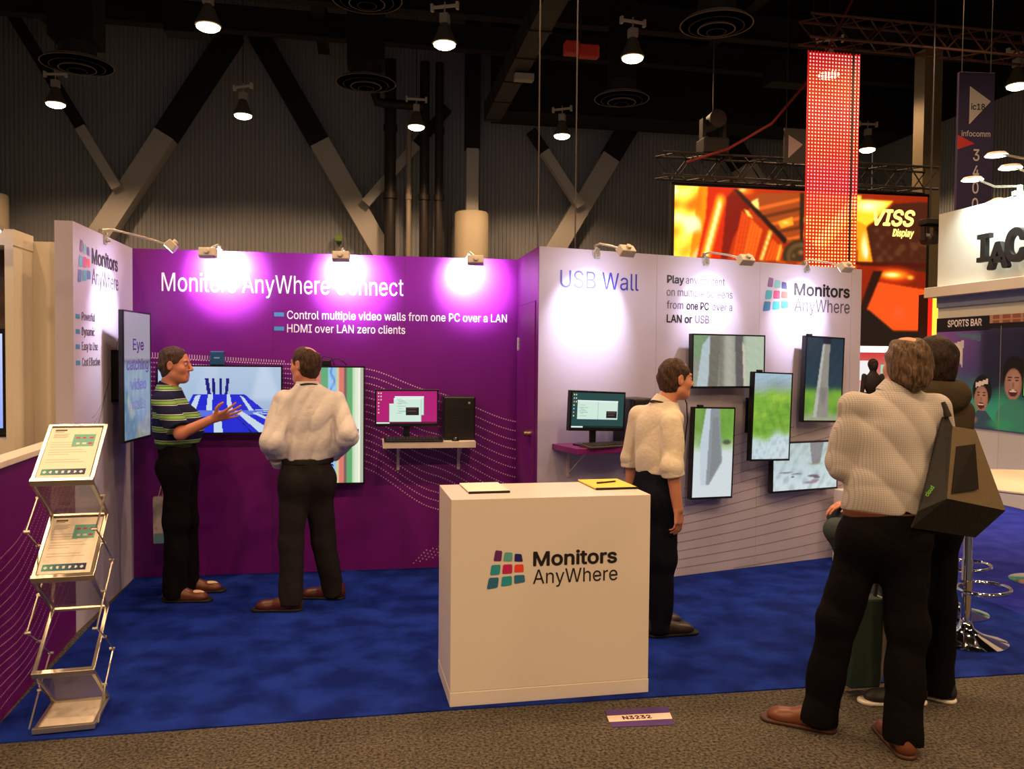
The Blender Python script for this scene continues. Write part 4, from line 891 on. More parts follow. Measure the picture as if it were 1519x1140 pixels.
PW, WW = 150., 72.
arm_lamp('white arm lamp glaring over the first word of the purple wall headline', wall_back, -1.10, aim=(.04, 0, 2.29), power=PW, spill=36., spot=88)
arm_lamp('white arm lamp glaring over the middle of the purple wall headline', wall_back, -.19, aim=(.05, 0, 2.265), power=PW, spill=36., spot=88)
arm_lamp('white arm lamp at the purple wall end beside the door', wall_back, .78, aim=(.03, 0, 2.27), power=PW, spill=36., spot=88)
arm_lamp('white arm lamp reaching out from the left white panel', wall_left, 5.905, out=.39, side=.04, aim=(.0, 0, 1.95), power=WW*.8)
arm_lamp('white arm lamp above the blue headline of the white wall', wall_right, .461, side=-.02, aim=(-.06, 0, 2.0), power=WW)
arm_lamp('white arm lamp above the four line text of the white wall', wall_right, 1.433, side=.03, aim=(.03, 0, 2.06), power=WW*.5)
arm_lamp('white arm lamp above the tile logo at the end of the white wall', wall_right, 2.452, side=-.01, aim=(-.06, 0, 2.05), power=WW*.85)

# -- shelves with computers
def shelf(label, parent, u0, u1, z, dep, m, th=.05):
    o = thing('wall_shelf', label, 'shelf', parent.matrix_basis @ Vector(((u0+u1)/2, 0, z)), parent.rotation_euler.z); w = (u1-u0)/2
    MB().box(-w, w, -dep, -.001, -th, 0).build('board', m, o, bevel=.003)
    for x in (-w*.68, w*.68): MB().prism([(x, -th), (x, -th-.20), (x+.022, -th-.20), (x+.022, -th)][::-1], -.012, -.002).box(x, x+.022, -dep*.72, -.002, -th-.012, -th).hexa([(x+.008, -.012, -th-.18), (x+.014, -.012, -th-.18), (x+.014, -.004, -th-.18), (x+.008, -.004, -th-.18)], [(x+.008, -dep*.7, -th-.01), (x+.014, -dep*.7, -th-.01), (x+.014, -dep*.68, -th-.01), (x+.008, -dep*.68, -th-.01)]).build('shelf_bracket', M_lampw, o)
    return o
shelf('white shelf holding the computer on the purple wall', wall_back, .112, .807, 1.03, .30, M_cream)
shelf('purple shelf holding the computer on the white wall', wall_right, .115, .84, 1.058, .36, mat('purple_laminate', (120, 24, 112), .4), .04)
def monitor(label, parent, u, out, z, w, h, pic, yaw=0., roll=0.):
    o = thing('monitor', label, 'monitor', parent.matrix_basis @ Vector((u, -out, z)), parent.rotation_euler.z+yaw); b = .014; z0 = .105; T = Matrix.Rotation(roll, 4, 'Y')
    MB().box(-.11, .11, .0, .11, 0, .012).box(-.025, .025, .02, .035, .012, .28).build('stand', M_black, o, bevel=.003)
    MB().box(-w/2, w/2, -.02, .018, z0, z0+h, 0, T).build('frame', M_black, o, bevel=.004)
    s = pic_obj('screen', pic, w-2*b, h-2.6*b, M_scr, o, None, z0+b*1.6, -.0212); s.rotation_euler.y = roll
    return o
monitor('monitor with a magenta desktop on the white shelf of the purple wall', wall_back, .292, .175, 1.03, .482, .282, desk((176, 26, 112), ((.30, .16, .78, .74), (.21, .38, .55, .96), (.28, .22, .74, .96)), (.48, .50, .70, .74)))
monitor('monitor with a dark teal desktop on the purple shelf of the white wall', wall_right, .322, .24, 1.058, .47, .275, desk((34, 72, 72), ((.10, .22, .88, .76), (.10, .22, .50, .76)), (.66, .52, .87, .72)), yaw=.10, roll=.045)
def keyboard(label, parent, u, out, z, w, m, yaw=0.):
    o = thing('keyboard', label, 'keyboard', parent.matrix_basis @ Vector((u, -out, z)), parent.rotation_euler.z+yaw)
    MB().hexa([(-w/2, -.065, 0), (w/2, -.065, 0), (w/2, .065, 0), (-w/2, .065, 0)], [(-w/2, -.065, .012), (w/2, -.065, .012), (w/2, .065, .024), (-w/2, .065, .024)]).build('case', m, o, bevel=.003)
    k = MB(); T = Matrix.Translation((0, 0, .018)) @ Matrix.Rotation(.092, 4, 'X')
    for r in range(5):
        for c in range(int(w/.0245)-1): x = -w/2+.018+c*.0245; y = -.052+r*.0225; k.box(x, x+.019, y, y+.017, 0, .006, 0, T)
    k.build('keys', mat('key_grey', (46, 44, 46), .5), o)
keyboard('black keyboard on the white shelf below the magenta desktop', wall_back, .34, .247, 1.03, .44, M_black)
keyboard('keyboard on the purple shelf below the teal desktop', wall_right, .392, .31, 1.058, .40, mat('grey_brown_plastic', (70, 62, 56), .5), .1)
ms = thing('mouse', 'black mouse on the white shelf in front of the computer tower', 'mouse', (.655, YB-.262, 1.03))
MB().lathe([(.034, 0), (.034, .012), (.028, .024), (.016, .032), (0, .034)], 20, 0, Matrix.Diagonal((.8, 1.05, .9, 1))).build('body', M_black, ms, 60)
MB().cyl((-.005, -.02, .022), (.005, -.02, .022), .007).build('wheel', M_greyp, ms, 40)
def tower(label, parent, u, out, z, w, d, h):
    o = thing('computer_tower', label, 'computer', parent.matrix_basis @ Vector((u, -out, z)), parent.rotation_euler.z)
    MB().box(-w/2, w/2, -d/2, d/2, .008, h).build('case', M_black, o, bevel=.008)
    MB().box(-w/2+.012, w/2-.012, -d/2-.006, -d/2, .02, h-.012).build('front_panel', M_blackm, o, bevel=.003)
    v_ = MB()
    for k in range(9): v_.box(-w/2+.03, w/2-.03, -d/2-.008, -d/2-.006, h*.72-k*.022, h*.72-k*.022+.006)
    v_.build('vent', mat('vent_black', (24, 24, 27), .4), o)
    MB().cyl((w*.3, -d/2-.009, h*.86), (w*.3, -d/2-.006, h*.86), .009).build('power_button', M_greyp, o, 40)
tower('black computer tower on the right end of the white shelf', wall_back, .690, .115, 1.03, .245, .20, .332)
tower('black computer box behind the monitor on the purple shelf, partly behind the man', wall_right, .70, .16, 1.058, .20, .26, .325)
o = thing('player_box', 'small blue box standing on top of the wide striped television', 'box', (-1.1, YB-.07, 1.5872))
MB().box(-.05, .05, -.025, .025, .0, .105).build('body', mat('blue_plastic', (26, 78, 120), .45), o, bevel=.008)
MB().box(-.02, .02, -.0265, -.025, .05, .06).build('badge', mat('pale_blue_print', (120, 180, 210), .5), o); MB().box(-.03, .03, -.02, .02, -.002, .004).build('foot', M_black, o)
o = thing('player_box', 'black player box with loose cords on top of the tall striped television', 'box', (-.33, YB-.07, 1.588))
MB().box(-.045, .055, -.03, .03, 0, .045).build('body', M_black, o, bevel=.008)
MB().tube([(.05, -.01, .04), (.10, -.02, .06), (.15, -.01, .03), (.17, .02, .006)], .004, 6).tube([(-.02, 0, .045), (.0, .0, .075), (.06, .01, .06), (.08, .03, .008)], .004, 6).build('cord', M_blackm, o, 60)
tag(MB().tube([on_white(1.06, 1.36, .06), on_white(1.12, 1.42, .07), on_white(1.18, 1.40, .07), on_white(1.23, 1.33, .06), on_white(1.245, 1.20, .05), on_white(1.22, .98, .05)], .005, 6).build('cable', M_blackm, None, 60), 'black cable looping beside the leaning stone television', 'cable')

# -- welcome counter
CM = Matrix.Translation((.389, 3.907, 0)) @ Matrix.Rotation(.0367, 4, 'Z'); CW, CD, CH = .992, .465, .993
ct = thing('counter', 'white box counter with a tile logo, standing at the carpet edge', 'counter', (.389, 3.907, .0), .0367)
MB().box(0, CW, .004, CD, .075, CH).build('body', M_counter, ct, bevel=.0025)
MB().box(-.001, CW+.001, .0, CD+.001, .006, .074).build('plinth', M_counter, ct, bevel=.0025)
logo(ct, .172, .56, .187, .186, .002)
writing('brand_line', 'Monitors', M_ink, ct, .398, .664, .423, .068, .0025, .022); writing('brand_line', 'AnyWhere', M_ink, ct, .398, .576, .426, .068, .0025)
def pad(label, x, y, w, d, rz, top):
    o = thing('notepad', label, 'notepad', (x, y, CH), rz)
    MB().box(-w/2, w/2, -d/2, d/2, .0, .003).build('backing', M_blackm, o); MB().box(-w/2, w/2, -d/2+.001, d/2, .003, .010).build('paper_block', top, o, bevel=.001)
    MB().box(-w/2-.0005, w/2+.0005, -d/2-.001, -d/2+.012, .003, .0105).build('binding', M_blackm, o)
pad('white notepad lying on the left end of the counter', .586, 4.218, .205, .30, .05, M_paper)
pad('yellow notepad lying on the right end of the counter', 1.250, 4.268, .225, .31, .06, mat('yellow_paper', (244, 214, 84), .7))
pn = thing('pen', 'black pen lying on the yellow notepad', 'pen', (1.25, 4.28, CH+.0145), math.atan2(.058, .124))
MB().cyl((-.065, 0, 0), (.06, 0, 0), .0045).build('barrel', M_black, pn, 40); MB().cyl((.06, 0, 0), (.072, 0, 0), .004, .001).build('tip', M_alu, pn, 40); MB().box(-.064, -.025, -.001, .001, .004, .0065).build('clip', M_alu, pn)

# -- zigzag leaflet stand
sx, sy, srz = -1.305, 3.895, .095
bs = thing('leaflet_stand', 'folding zigzag leaflet stand of silver frames beside the low purple wall', 'stand', (sx, sy, .014), srz)
N_ = [(0, .006), (.325, .008), (.0, .255), (.325, .45), (0, .672), (.325, .892), (0, 1.092), (.325, 1.312)]; HWd = .125
M_acr = mat('smoked_acrylic', (150, 140, 130), .12, alpha=.32, spec=.6)
for k in range(7):
    (y0, z0), (y1, z1) = N_[k], N_[k+1]; p, q = Vector((0, y0, z0)), Vector((0, y1, z1)); d = (q-p).normalized(); n = Vector((1, 0, 0)).cross(d); L = (q-p).length
    M = Matrix.Translation(p) @ Matrix((Vector((1, 0, 0)), d, n)).transposed().to_4x4(); tray = k % 2 == 0
    f_ = MB()
    for s_ in (-1, 1):
        f_.box(min(s_*HWd, s_*(HWd-.016)), max(s_*HWd, s_*(HWd-.016)), .0, L, -.006, .008, 0, M)
        if not tray: f_.build('link_bar', M_alu, bs, bevel=.0015); f_ = MB()
    if tray: f_.box(-HWd, HWd, -.008, .012, -.008 if k == 0 else -.016, .016, 0, M).box(-HWd, HWd, L-.014, L, -.006, .008, 0, M)
    if tray: f_.build('tray_frame', M_alu, bs, bevel=.0015)
    if k in (0, 2, 4, 6) and k != 2: MB().box(-HWd+.016, HWd-.016, .012, L-.014, -.005, -.002, 0, M).build('tray_panel', M_cream if k == 0 else M_acr, bs)
    if not tray: MB().box(-HWd+.016, HWd-.016, .01, L-.03, -.003, .0, 0, M).build('acrylic_panel', M_acr, bs)
for s_ in (-1, 1):
    rp = [(.16, 1.0), (-.02, .885), (.16, .784), (.345, .662), (.16, .562), (-.02, .448), (.16, .352), (.345, .235), (.16, .13), (0, .02)]
    MB().tube([(s_*(HWd+.012), y, z) for y, z in rp], .004, 6).build('scissor_rod', M_alu, bs, 50)
    kn = MB()
    for y, z in rp[:-1]: kn.cyl((s_*(HWd-.004), y, z), (s_*(HWd+.019), y, z), .007, n=8)
    kn.build('pivot', M_alu, bs, 40)
def leaflet():
    P = Pic(60, 86, (240, 234, 220)); P.rect(.08, .04, .32, .065, (90, 80, 80)); P.rect(.08, .085, .26, .095, (130, 120, 120))
    for k in range(4): P.rect(.08, .13+.022*k, .38-.03*(k % 2), .14+.022*k, (168, 158, 150))
    for k in range(9): P.rect(.08, .30+.05*k, .82-.11*(k*7 % 4), .31+.05*k, (196, 186, 172))
    P.rect(.48, .14, .92, .40, (110, 180, 172))
    for a, b, c in ((.53, .2, 0), (.66, .2, 0), (.8, .2, 0), (.56, .31, 1), (.68, .31, 1), (.8, .31, 0)): P.rect(a, b, a+.08, b+.035, ((190, 60, 90), (226, 230, 220))[c])
    P.put((P.y > .84)&(P.y < .95)&(P.x > .06)&(P.x < .9), (60, 120, 150)); t = np.clip((P.x-.06)/.84, 0, 1)[..., None]; mk = ((P.y > .84)&(P.y < .95)&(P.x > .06)&(P.x < .9))[..., None]
    P.c = np.where(mk, np.array((86, 160, 150))*(1-t)+np.array((34, 44, 96))*t, P.c)
    for k in range(7): P.ell(.13+.115*k, .895, .03, .022, (220, 230, 232))
    return P
M_leaf = image_mat('leaflet_print', 0, .6)
for k, lb_ in ((6, 'printed leaflet in the topmost tray of the zigzag stand'), (4, 'printed leaflet in the second tray of the zigzag stand')):
    (y0, z0), (y1, z1) = N_[k], N_[k+1]; a = math.atan2(z1-z0, y1-y0); o = thing('leaflet', lb_, 'leaflet', Matrix.Translation((sx, sy, .014)) @ Matrix.Rotation(srz, 4, 'Z') @ Vector((0, y0, z0)), srz, 'leaflets in the zigzag stand')
    o.rotation_euler = (-(PI/2-a), 0, srz)
    MB().box(-.106, .106, -.0105, -.0025, .018, .36).build('sheet_stack', M_paper, o); pic_obj('printed_face', leaflet(), .212, .342, M_leaf, o, None, .018, -.0112)

# -- neighbouring white booth at the right
ib = struct(MB().box(-9.85, -5.6, 0, .35, 2.62, 3.57).box(-9.85, -5.6, .02, .35, 0, 2.62).build('wall_booth_right', mat('booth_white', (206, 210, 204), .5), None, loc=(7.3, 0, 0), rotz=-PI/2))
struct(MB().box(-9.92, -5.6, -.14, .02, 2.49, 2.62).build('trim_3', mat('warm_white', (212, 198, 184), .5), ib, bevel=.004))
struct(MB().box(-9.85, -5.6, -.004, .02, 2.36, 2.488).build('trim_4', mat('pale_blue_board', (150, 166, 196), .5), ib))
def bar_pic():
    P = Pic(130, 84); P.grad((150, 96, 204), (48, 62, 110), 0, 0, .6, .6); P.put(np.clip((P.y-.5)*3, 0, .9), (60, 196, 164)); P.ell(.05, .55, .14, .3, (110, 220, 210), .7, .9); P.ell(.1, .3, .14, .25, (130, 90, 180), .7, .9)
    P.rect(.36, .1, 1, .7, (26, 32, 58), .75); P.blur(2, 6); P.rect(.2, .16, .36, .19, (80, 130, 140), .6); P.poly([(.17, .14), (.36, .18), (.36, .23), (.17, .17)], (90, 130, 150), .7)
    P.put(np.clip(P.noise(.5, 5, 5, 2), 0, .5)*(P.y > .55), (60, 200, 150), .8)
    skin = (176, 140, 130)
    for fx, fy, s, k in ((.375, .74, 1., 0), (.60, .60, 1.15, 1)):
        P.ell(fx+.005, fy-.07*s, .075*s, .15*s, (24, 24, 34), 1, .12); P.ell(fx, fy, .055*s, .125*s, skin, 1, .12); P.ell(fx+.012*s, fy-.02*s, .04*s, .09*s, (196, 160, 146), .8, .6)
        for q in (-1, 1): P.ell(fx+q*.021*s, fy-.03*s, .011*s, .008*s, (60, 44, 44), .9, .3); P.ell(fx+q*.021*s, fy-.052*s, .015*s, .006*s, (50, 40, 40), .8, .3)
        P.ell(fx, fy+.005*s, .008*s, .03*s, (150, 112, 104), .8, .5); P.ell(fx, fy+.062*s, .027*s, .03*s, (90, 40, 50), 1, .15); P.ell(fx, fy+.05*s, .024*s, .010*s, (236, 232, 230), 1, .2)
        P.poly([(fx-.10*s, fy+.22*s), (fx-.03*s, fy+.11*s), (fx+.04*s, fy+.11*s), (fx+.13*s, fy+.24*s), (fx+.13*s, 1), (fx-.10*s, 1)], (70, 150, 130) if k else (60, 70, 110), .8)
    P.poly([(.33, .60), (.42, .56), (.425, .6), (.335, .64)], (232, 230, 232)); P.ell(.29, .93, .07, .05, (180, 150, 140), .9, .4); P.ell(.52, .95, .12, .06, (60, 180, 130), .8, .5)
    P.rect(0, 0, .42, .135, (24, 22, 40)); P.rect(.42, 0, 1, .075, (150, 92, 74)); P.put((P.x > .42)&(P.y < .075)&((np.sin(90*P.x) > .6)|(np.abs(P.y-.04) < .006)), (206, 180, 160), .6); P.rect(.42, .075, 1, .12, (30, 26, 40))
    P.poly([(.155, .24), (.23, .21), (.22, .46), (.19, .40)], (214, 214, 222)); P.ell(.17, .33, .045, .085, (226, 226, 230)); P.poly([(.135, .35), (.168, .315), (.205, .335), (.175, .375)], (34, 38, 92)); P.poly([(.135, .35), (.175, .375), (.175, .40), (.138, .375)], (20, 22, 60)); P.rect(.166, .24, .172, .32, (34, 38, 92))
    return P
mu = pic_obj('mural', bar_pic(), 2.23, 1.35, image_mat('mural_print', 0, .35), None, 0, 0, 0); mu.location = (7.29, 9.83, .87); mu.rotation_euler.z = -PI/2
tag(mu, 'printed mural of laughing people under a bar sign on the right booth', 'mural')
writing('sign_lettering', 'SPORTS BAR', M_whiteink, mu, .215, 1.235, .60, .085, -.003, .02)
MB().box(1.13, 1.134, -.002, 0, -.87, 1.22).build('panel_seam', M_greyp, mu)
def serif_i(x, z, wd, h):
    a = wd*.30; return MB().prism([(x, z), (x+wd, z), (x+wd, z+h*.17), (x+wd-a, z+h*.17), (x+wd-a, z+h*.83), (x+wd, z+h*.83), (x+wd, z+h), (x, z+h), (x, z+h*.83), (x+a, z+h*.83), (x+a, z+h*.17), (x, z+h*.17)], -.08, -.02).build('sign_letter', M_blackm)
for ch, x, z, wd, h in (('I', -9.0, 2.85, .20, .33), ('A', -8.83, 2.76, .33, .30), ('C', -8.555, 2.82, .30, .36)):
    me = serif_i(x, z, wd, h) if ch == 'I' else writing('sign_letter', ch, M_ink, None, x, z, wd, h, -.05, .035, depth=.06); me.parent = None; me.location = (7.26, 0, 0); me.rotation_euler.z = -PI/2
    tag(me, {'I': 'black raised letter shaped like a column, leftmost on the white header', 'A': 'black raised pointed letter, middle of the header letters', 'C': 'black raised round letter cut by the right frame edge'}[ch], 'letter', 'raised letters on the white header')
tvr = thing('television', 'black television with a green picture at the right frame edge', 'television', (7.289, 7.99, 1.27), -PI/2)
MB().box(-.28, .28, -.07, -.001, 0, .85).build('frame', M_black, tvr, bevel=.004); pic_obj('screen', Pic(20, 30).grad((60, 150, 90), (120, 210, 110)), .52, .81, M_scr, tvr, None, .02, -.0712)
def disc_lamp(label, y, yh, zh, power):
    o = thing('arm_lamp', label, 'lamp', (7.3, y, 3.57), -PI/2, 'arm lamps on the right booth'); hx = -(yh-y)
    MB().box(-.03, .03, -.02, .16, 0, .05).cyl((0, .06, .05), (0, .06, .12), .03).build('clamp', mat('mint_plastic', (150, 190, 160), .5), o, 40)
    MB().tube([(0, .06, .11), (hx*.5, -.08, (zh-3.57)*.55), (hx, -.2, zh-3.57+.03)], .012, 6).build('arm', M_alu, o, 50)
    T = Matrix.Translation((hx, -.2, zh-3.57)); MB().lathe([(0, .035), (.1, .03), (.125, 0)], 20, 0, T).build('shade', M_lampw, o, 40); MB().lathe([(.12, -.003), (.1, -.008), (0, -.009)], 20, 0, T).build('lens', mat('disc_lens', (240, 255, 236), emit=6.), o, 40)
    ld = bpy.data.lights.new('disc_lamp_light', 'SPOT'); ld.energy = power; ld.color = (.92, 1, .9); ld.spot_size = math.radians(130); ld.spot_blend = .6; ld.shadow_soft_size = .1
    l = link(bpy.data.objects.new('disc_lamp_light', ld), o); l.location = (hx, -.2, zh-3.60); l.rotation_euler = (math.radians(30), 0, 0)
disc_lamp('disc shaped arm lamp in front of the banner number on the right booth', 8.55, 9.0, 3.83, 110)
disc_lamp('disc shaped arm lamp at the right edge above the white header', 7.95, 8.4, 3.84, 110)
disc_lamp('highest disc shaped arm lamp beside the tall navy banner', 7.45, 8.62, 4.03, 40)
o = thing('globe_lamp', 'round pale lamp peeping over the white header below the banner', 'lamp', (7.95, 9.6, 3.36))
MB().lathe([(0, 0), (.12, .03), (.2, .12), (.215, .22), (.16, .34), (.05, .40), (0, .41)], 24).build('globe', mat('cream_glow', (255, 214, 170), .5, emit=.7), o, 60); MB().lathe([(.1, -3.36), (.03, -3.3), (.03, -.08), (.1, -.07), (.1, .02), (0, .03)], 16).build('base', M_greyp, o, 40)

# -- bar stools, table, low cabinet
def stool(label, x, y, seat=True):
    o = thing('bar_stool', label, 'stool', (x, y, .006), .4, 'chrome bar stools')
    MB().lathe([(.225, 0), (.228, .006), (.18, .022), (.09, .045), (.045, .075), (.03, .12), (0, .13)], 36).build('base', M_chrome, o, 40)
    MB().lathe([(.029, .1), (.029, .48), (.024, .49), (.024, .70), (0, .705)], 20).build('pole', M_chrome, o, 40)
    ft = MB().tube([(.17*math.cos(t), -.10+.13*math.sin(t), .33) for t in np.linspace(0, 2*PI, 25)[:-1]], .011, 8, closed=True).cyl((0, 0, .30), (0, 0, .36), .036, n=16); ft.build('footrest', M_chrome, o, 50)
    MB().lathe([(.05, .70), (.13, .73), (.15, .76), (.148, .79), (.12, .805), (0, .81)], 28).build('seat', M_black, o, 50)
    return o
stool('chrome bar stool nearest the right frame edge', 3.52, 4.42); stool('chrome bar stool standing behind the nearest one', 3.81, 4.93)
stool('bar stool under the seated person, hidden but for its chrome', 3.0, 4.40).scale.z = .76
tb = thing('round_table', 'round cream table top at the right frame edge behind the black bag', 'table', (5.04, 5.5, .006))
MB().lathe([(0, .735), (.69, .735), (.705, .745), (.705, .755), (.69, .765), (0, .765)], 48).build('tabletop', M_cream, tb, 40); MB().lathe([(.24, 0), (.24, .01), (.05, .03), (.035, .06), (.035, .735), (0, .736)], 24).build('leg', M_chrome, tb, 40)
cb = thing('low_cabinet', 'low white cabinet standing at the right end of the white wall', 'cabinet', (4.06, 6.12, .006), .2666)
MB().box(-.20, .28, 0, .28, 0, .60).build('body', M_counter, cb, bevel=.004); MB().box(-.19, .27, -.012, -.001, .03, .58).build('door', M_counter, cb, bevel=.003); MB().box(-.16, -.145, -.03, -.012, .28, .38).build('handle', M_alu, cb)

# -- far exhibits below the video wall
o = struct(MB().box(9.7, 13.6, 16.6, 16.7, 0, 2.0).build('wall_booth_far', mat('dark_red_board', (70, 36, 34), .6)))
o2 = thing('display_shelf', 'red and white lit display beside the far person under the video wall', 'display', (10.5, 16.2, 0))
MB().box(-.5, 1.2, 0, .3, .0, 1.0).build('counter', mat('maroon_board', (60, 30, 34), .6), o2); MB().box(-.5, 1.2, .05, .3, 1.85, 1.98).build('light_box', mat('white_glow', (255, 246, 240), emit=1.3), o2)
pic_obj('back_picture', Pic(40, 20).grad((206, 60, 60), (230, 190, 170)).rect(.2, .2, .35, .7, (245, 240, 240)).rect(.5, .3, .8, .9, (160, 210, 190)).rect(.05, .55, .18, .95, (30, 24, 40)), 1.7, .84, M_scr, o2, -.5, 1.0, .2)
o3 = thing('column', 'square pale hall column right of the orange video wall', 'column', (13.62, 18.9, 0))
MB().box(-.24, .24, -.2, .2, 3.33, 9.3).build('shaft', mat('olive_paint', (120, 108, 84), .6), o3); MB().box(-.27, .2, -.24, .24, 0, 3.33).build('wrap', M_siding_paint, o3)
o4 = thing('lit_totem', 'glowing yellow and red totem behind the right booth', 'totem', (11.2, 15, 0))
MB().box(-.27, .22, .02, .3, 0, 3.0).build('body', M_black, o4); pic_obj('front_glow', Pic(10, 40).grad((255, 214, 60), (255, 180, 90)).rect(0, 0, .22, 1, (220, 30, 16)).ell(.6, .5, .4, .3, (255, 246, 200), .8, .8), .49, 2.95, image_mat('totem_glow', 1.5), o4, -.27, .03, .01)
o5 = thing('moving_light', 'dark moving stage light hanging left of the white header', 'stage light', (10.92, 15, 4.05))
MB().box(-.17, .17, -.14, .14, .30, .42).build('base', M_blackm, o5, bevel=.02); MB().box(-.16, -.12, -.06, .06, .0, .3).box(.12, .16, -.06, .06, 0, .3).box(-.16, .16, -.06, .06, .27, .3).build('yoke', M_blackm, o5); MB().cyl((0, -.18, 0), (0, .15, .05), .10, .12, 14).build('head', M_dark, o5, 40); MB().cyl((0, 0, .42), (0, 0, 10.5), .02, n=6).build('rod', M_dark, o5)
J_polo=dict(head=(-1.299,6.066,1.592),neck=(-1.362,6.071,1.388),chest=(-1.325,6.059,1.235),pel=(-1.274,6.04,0.903),sR=(-1.348,5.874,1.329),eR=(-1.206,5.762,1.146),wR=(-0.993,5.749,1.247),hR_=(-0.836,5.724,1.315),sL=(-1.388,6.246,1.323),eL=(-1.432,6.295,1.041),wL=(-1.395,6.209,0.759),hL_=(-1.395,6.204,0.621),hR=(-1.267,5.948,0.914),kR=(-1.268,5.925,0.529),aR=(-1.276,5.892,0.084),tR=(-1.092,5.859,0.032),hL=(-1.275,6.132,0.9),kL=(-1.248,6.124,0.504),aL=(-1.228,6.107,0.08),tL=(-1.107,6.085,0.034))
J_white=dict(head=(-0.415,5.744,1.602),neck=(-0.397,5.736,1.454),chest=(-0.378,5.726,1.247),pel=(-0.399,5.717,0.834),sL=(-0.546,5.698,1.366),eL=(-0.611,5.589,1.105),wL=(-0.579,5.771,0.937),hL_=(-0.51,5.838,0.873),sR=(-0.217,5.763,1.362),eR=(-0.129,5.629,1.142),wR=(-0.235,5.795,0.985),hR_=(-0.299,5.905,0.907),hL=(-0.474,5.678,0.822),kL=(-0.492,5.639,0.442),aL=(-0.491,5.575,0.058),tL=(-0.633,5.599,0.012),hR=(-0.327,5.755,0.827),kR=(-0.292,5.786,0.417),aR=(-0.225,5.814,0.061),tR=(-0.361,5.837,0.028))
J_m3=dict(head=(1.838,4.828,1.542),neck=(1.766,4.835,1.386),chest=(1.727,4.837,1.223),pel=(1.724,4.826,0.864),sR=(1.769,4.7,1.295),eR=(1.744,4.625,1.033),wR=(1.787,4.63,0.787),hR_=(1.799,4.623,0.642),sL=(1.664,4.982,1.307),eL=(1.637,5.049,1.035),wL=(1.636,5.062,0.786),hL_=(1.638,5.036,0.632),hR=(1.74,4.751,0.847),kR=(1.745,4.748,0.463),aR=(1.726,4.75,0.089),tR=(1.877,4.722,0.034),hL=(1.703,4.899,0.824),kL=(1.715,4.915,0.424),aL=(1.718,4.923,0.077),tL=(1.875,4.895,0.024))
J_man4=dict(head=(2.325,3.339,1.649),neck=(2.285,3.342,1.515),chest=(2.274,3.338,1.337),pel=(2.24,3.33,0.893),sL=(2.107,3.371,1.451),eL=(2.08,3.408,1.203),wL=(2.347,3.583,1.127),hL_=(2.462,3.605,1.167),sR=(2.454,3.311,1.448),eR=(2.53,3.34,1.194),wR=(2.522,3.563,1.12),hR_=(2.472,3.631,1.092),hL=(2.176,3.361,0.897),kL=(2.073,3.407,0.517),aL=(2.01,3.445,0.1),tL=(1.826,3.457,0.112),hR=(2.303,3.299,0.901),kR=(2.3,3.246,0.513),aR=(2.246,3.181,0.102),tR=(2.393,3.356,0.009))
J_p5=dict(head=(2.709,3.698,1.655),neck=(2.723,3.691,1.523),chest=(2.723,3.685,1.319),pel=(2.683,3.677,0.873),sL=(2.52,3.72,1.41),eL=(2.554,3.739,1.148),wL=(2.514,3.707,0.888),hL_=(2.504,3.705,0.773),sR=(2.85,3.666,1.412),eR=(2.862,3.706,1.165),wR=(2.847,3.855,0.956),hR_=(2.777,3.917,0.947),hL=(2.618,3.688,0.873),kL=(2.603,3.678,0.46),aL=(2.608,3.644,0.066),tL=(2.413,3.696,0.004),hR=(2.748,3.666,0.874),kR=(2.779,3.678,0.47),aR=(2.78,3.665,0.061),tR=(2.771,3.756,-0.001))
J_seat=dict(head=(2.988,4.426,1.585),neck=(2.996,4.42,1.448),chest=(2.997,4.413,1.253),pel=(2.998,4.397,0.764),sL=(2.944,4.547,1.33),eL=(2.874,4.529,1.043),wL=(2.801,4.495,0.834),hL_=(2.709,4.499,0.803),sR=(3.041,4.307,1.346),eR=(2.991,4.287,1.073),wR=(2.853,4.325,0.896),hR_=(2.771,4.358,0.854),hL=(3.021,4.494,0.733),kL=(2.78,4.556,0.743),aL=(2.896,4.501,0.284),tL=(2.778,4.52,0.243),hR=(2.911,4.31,0.732),kR=(2.631,4.357,0.691),aR=(2.763,4.37,0.248),tR=(2.656,4.388,0.208))
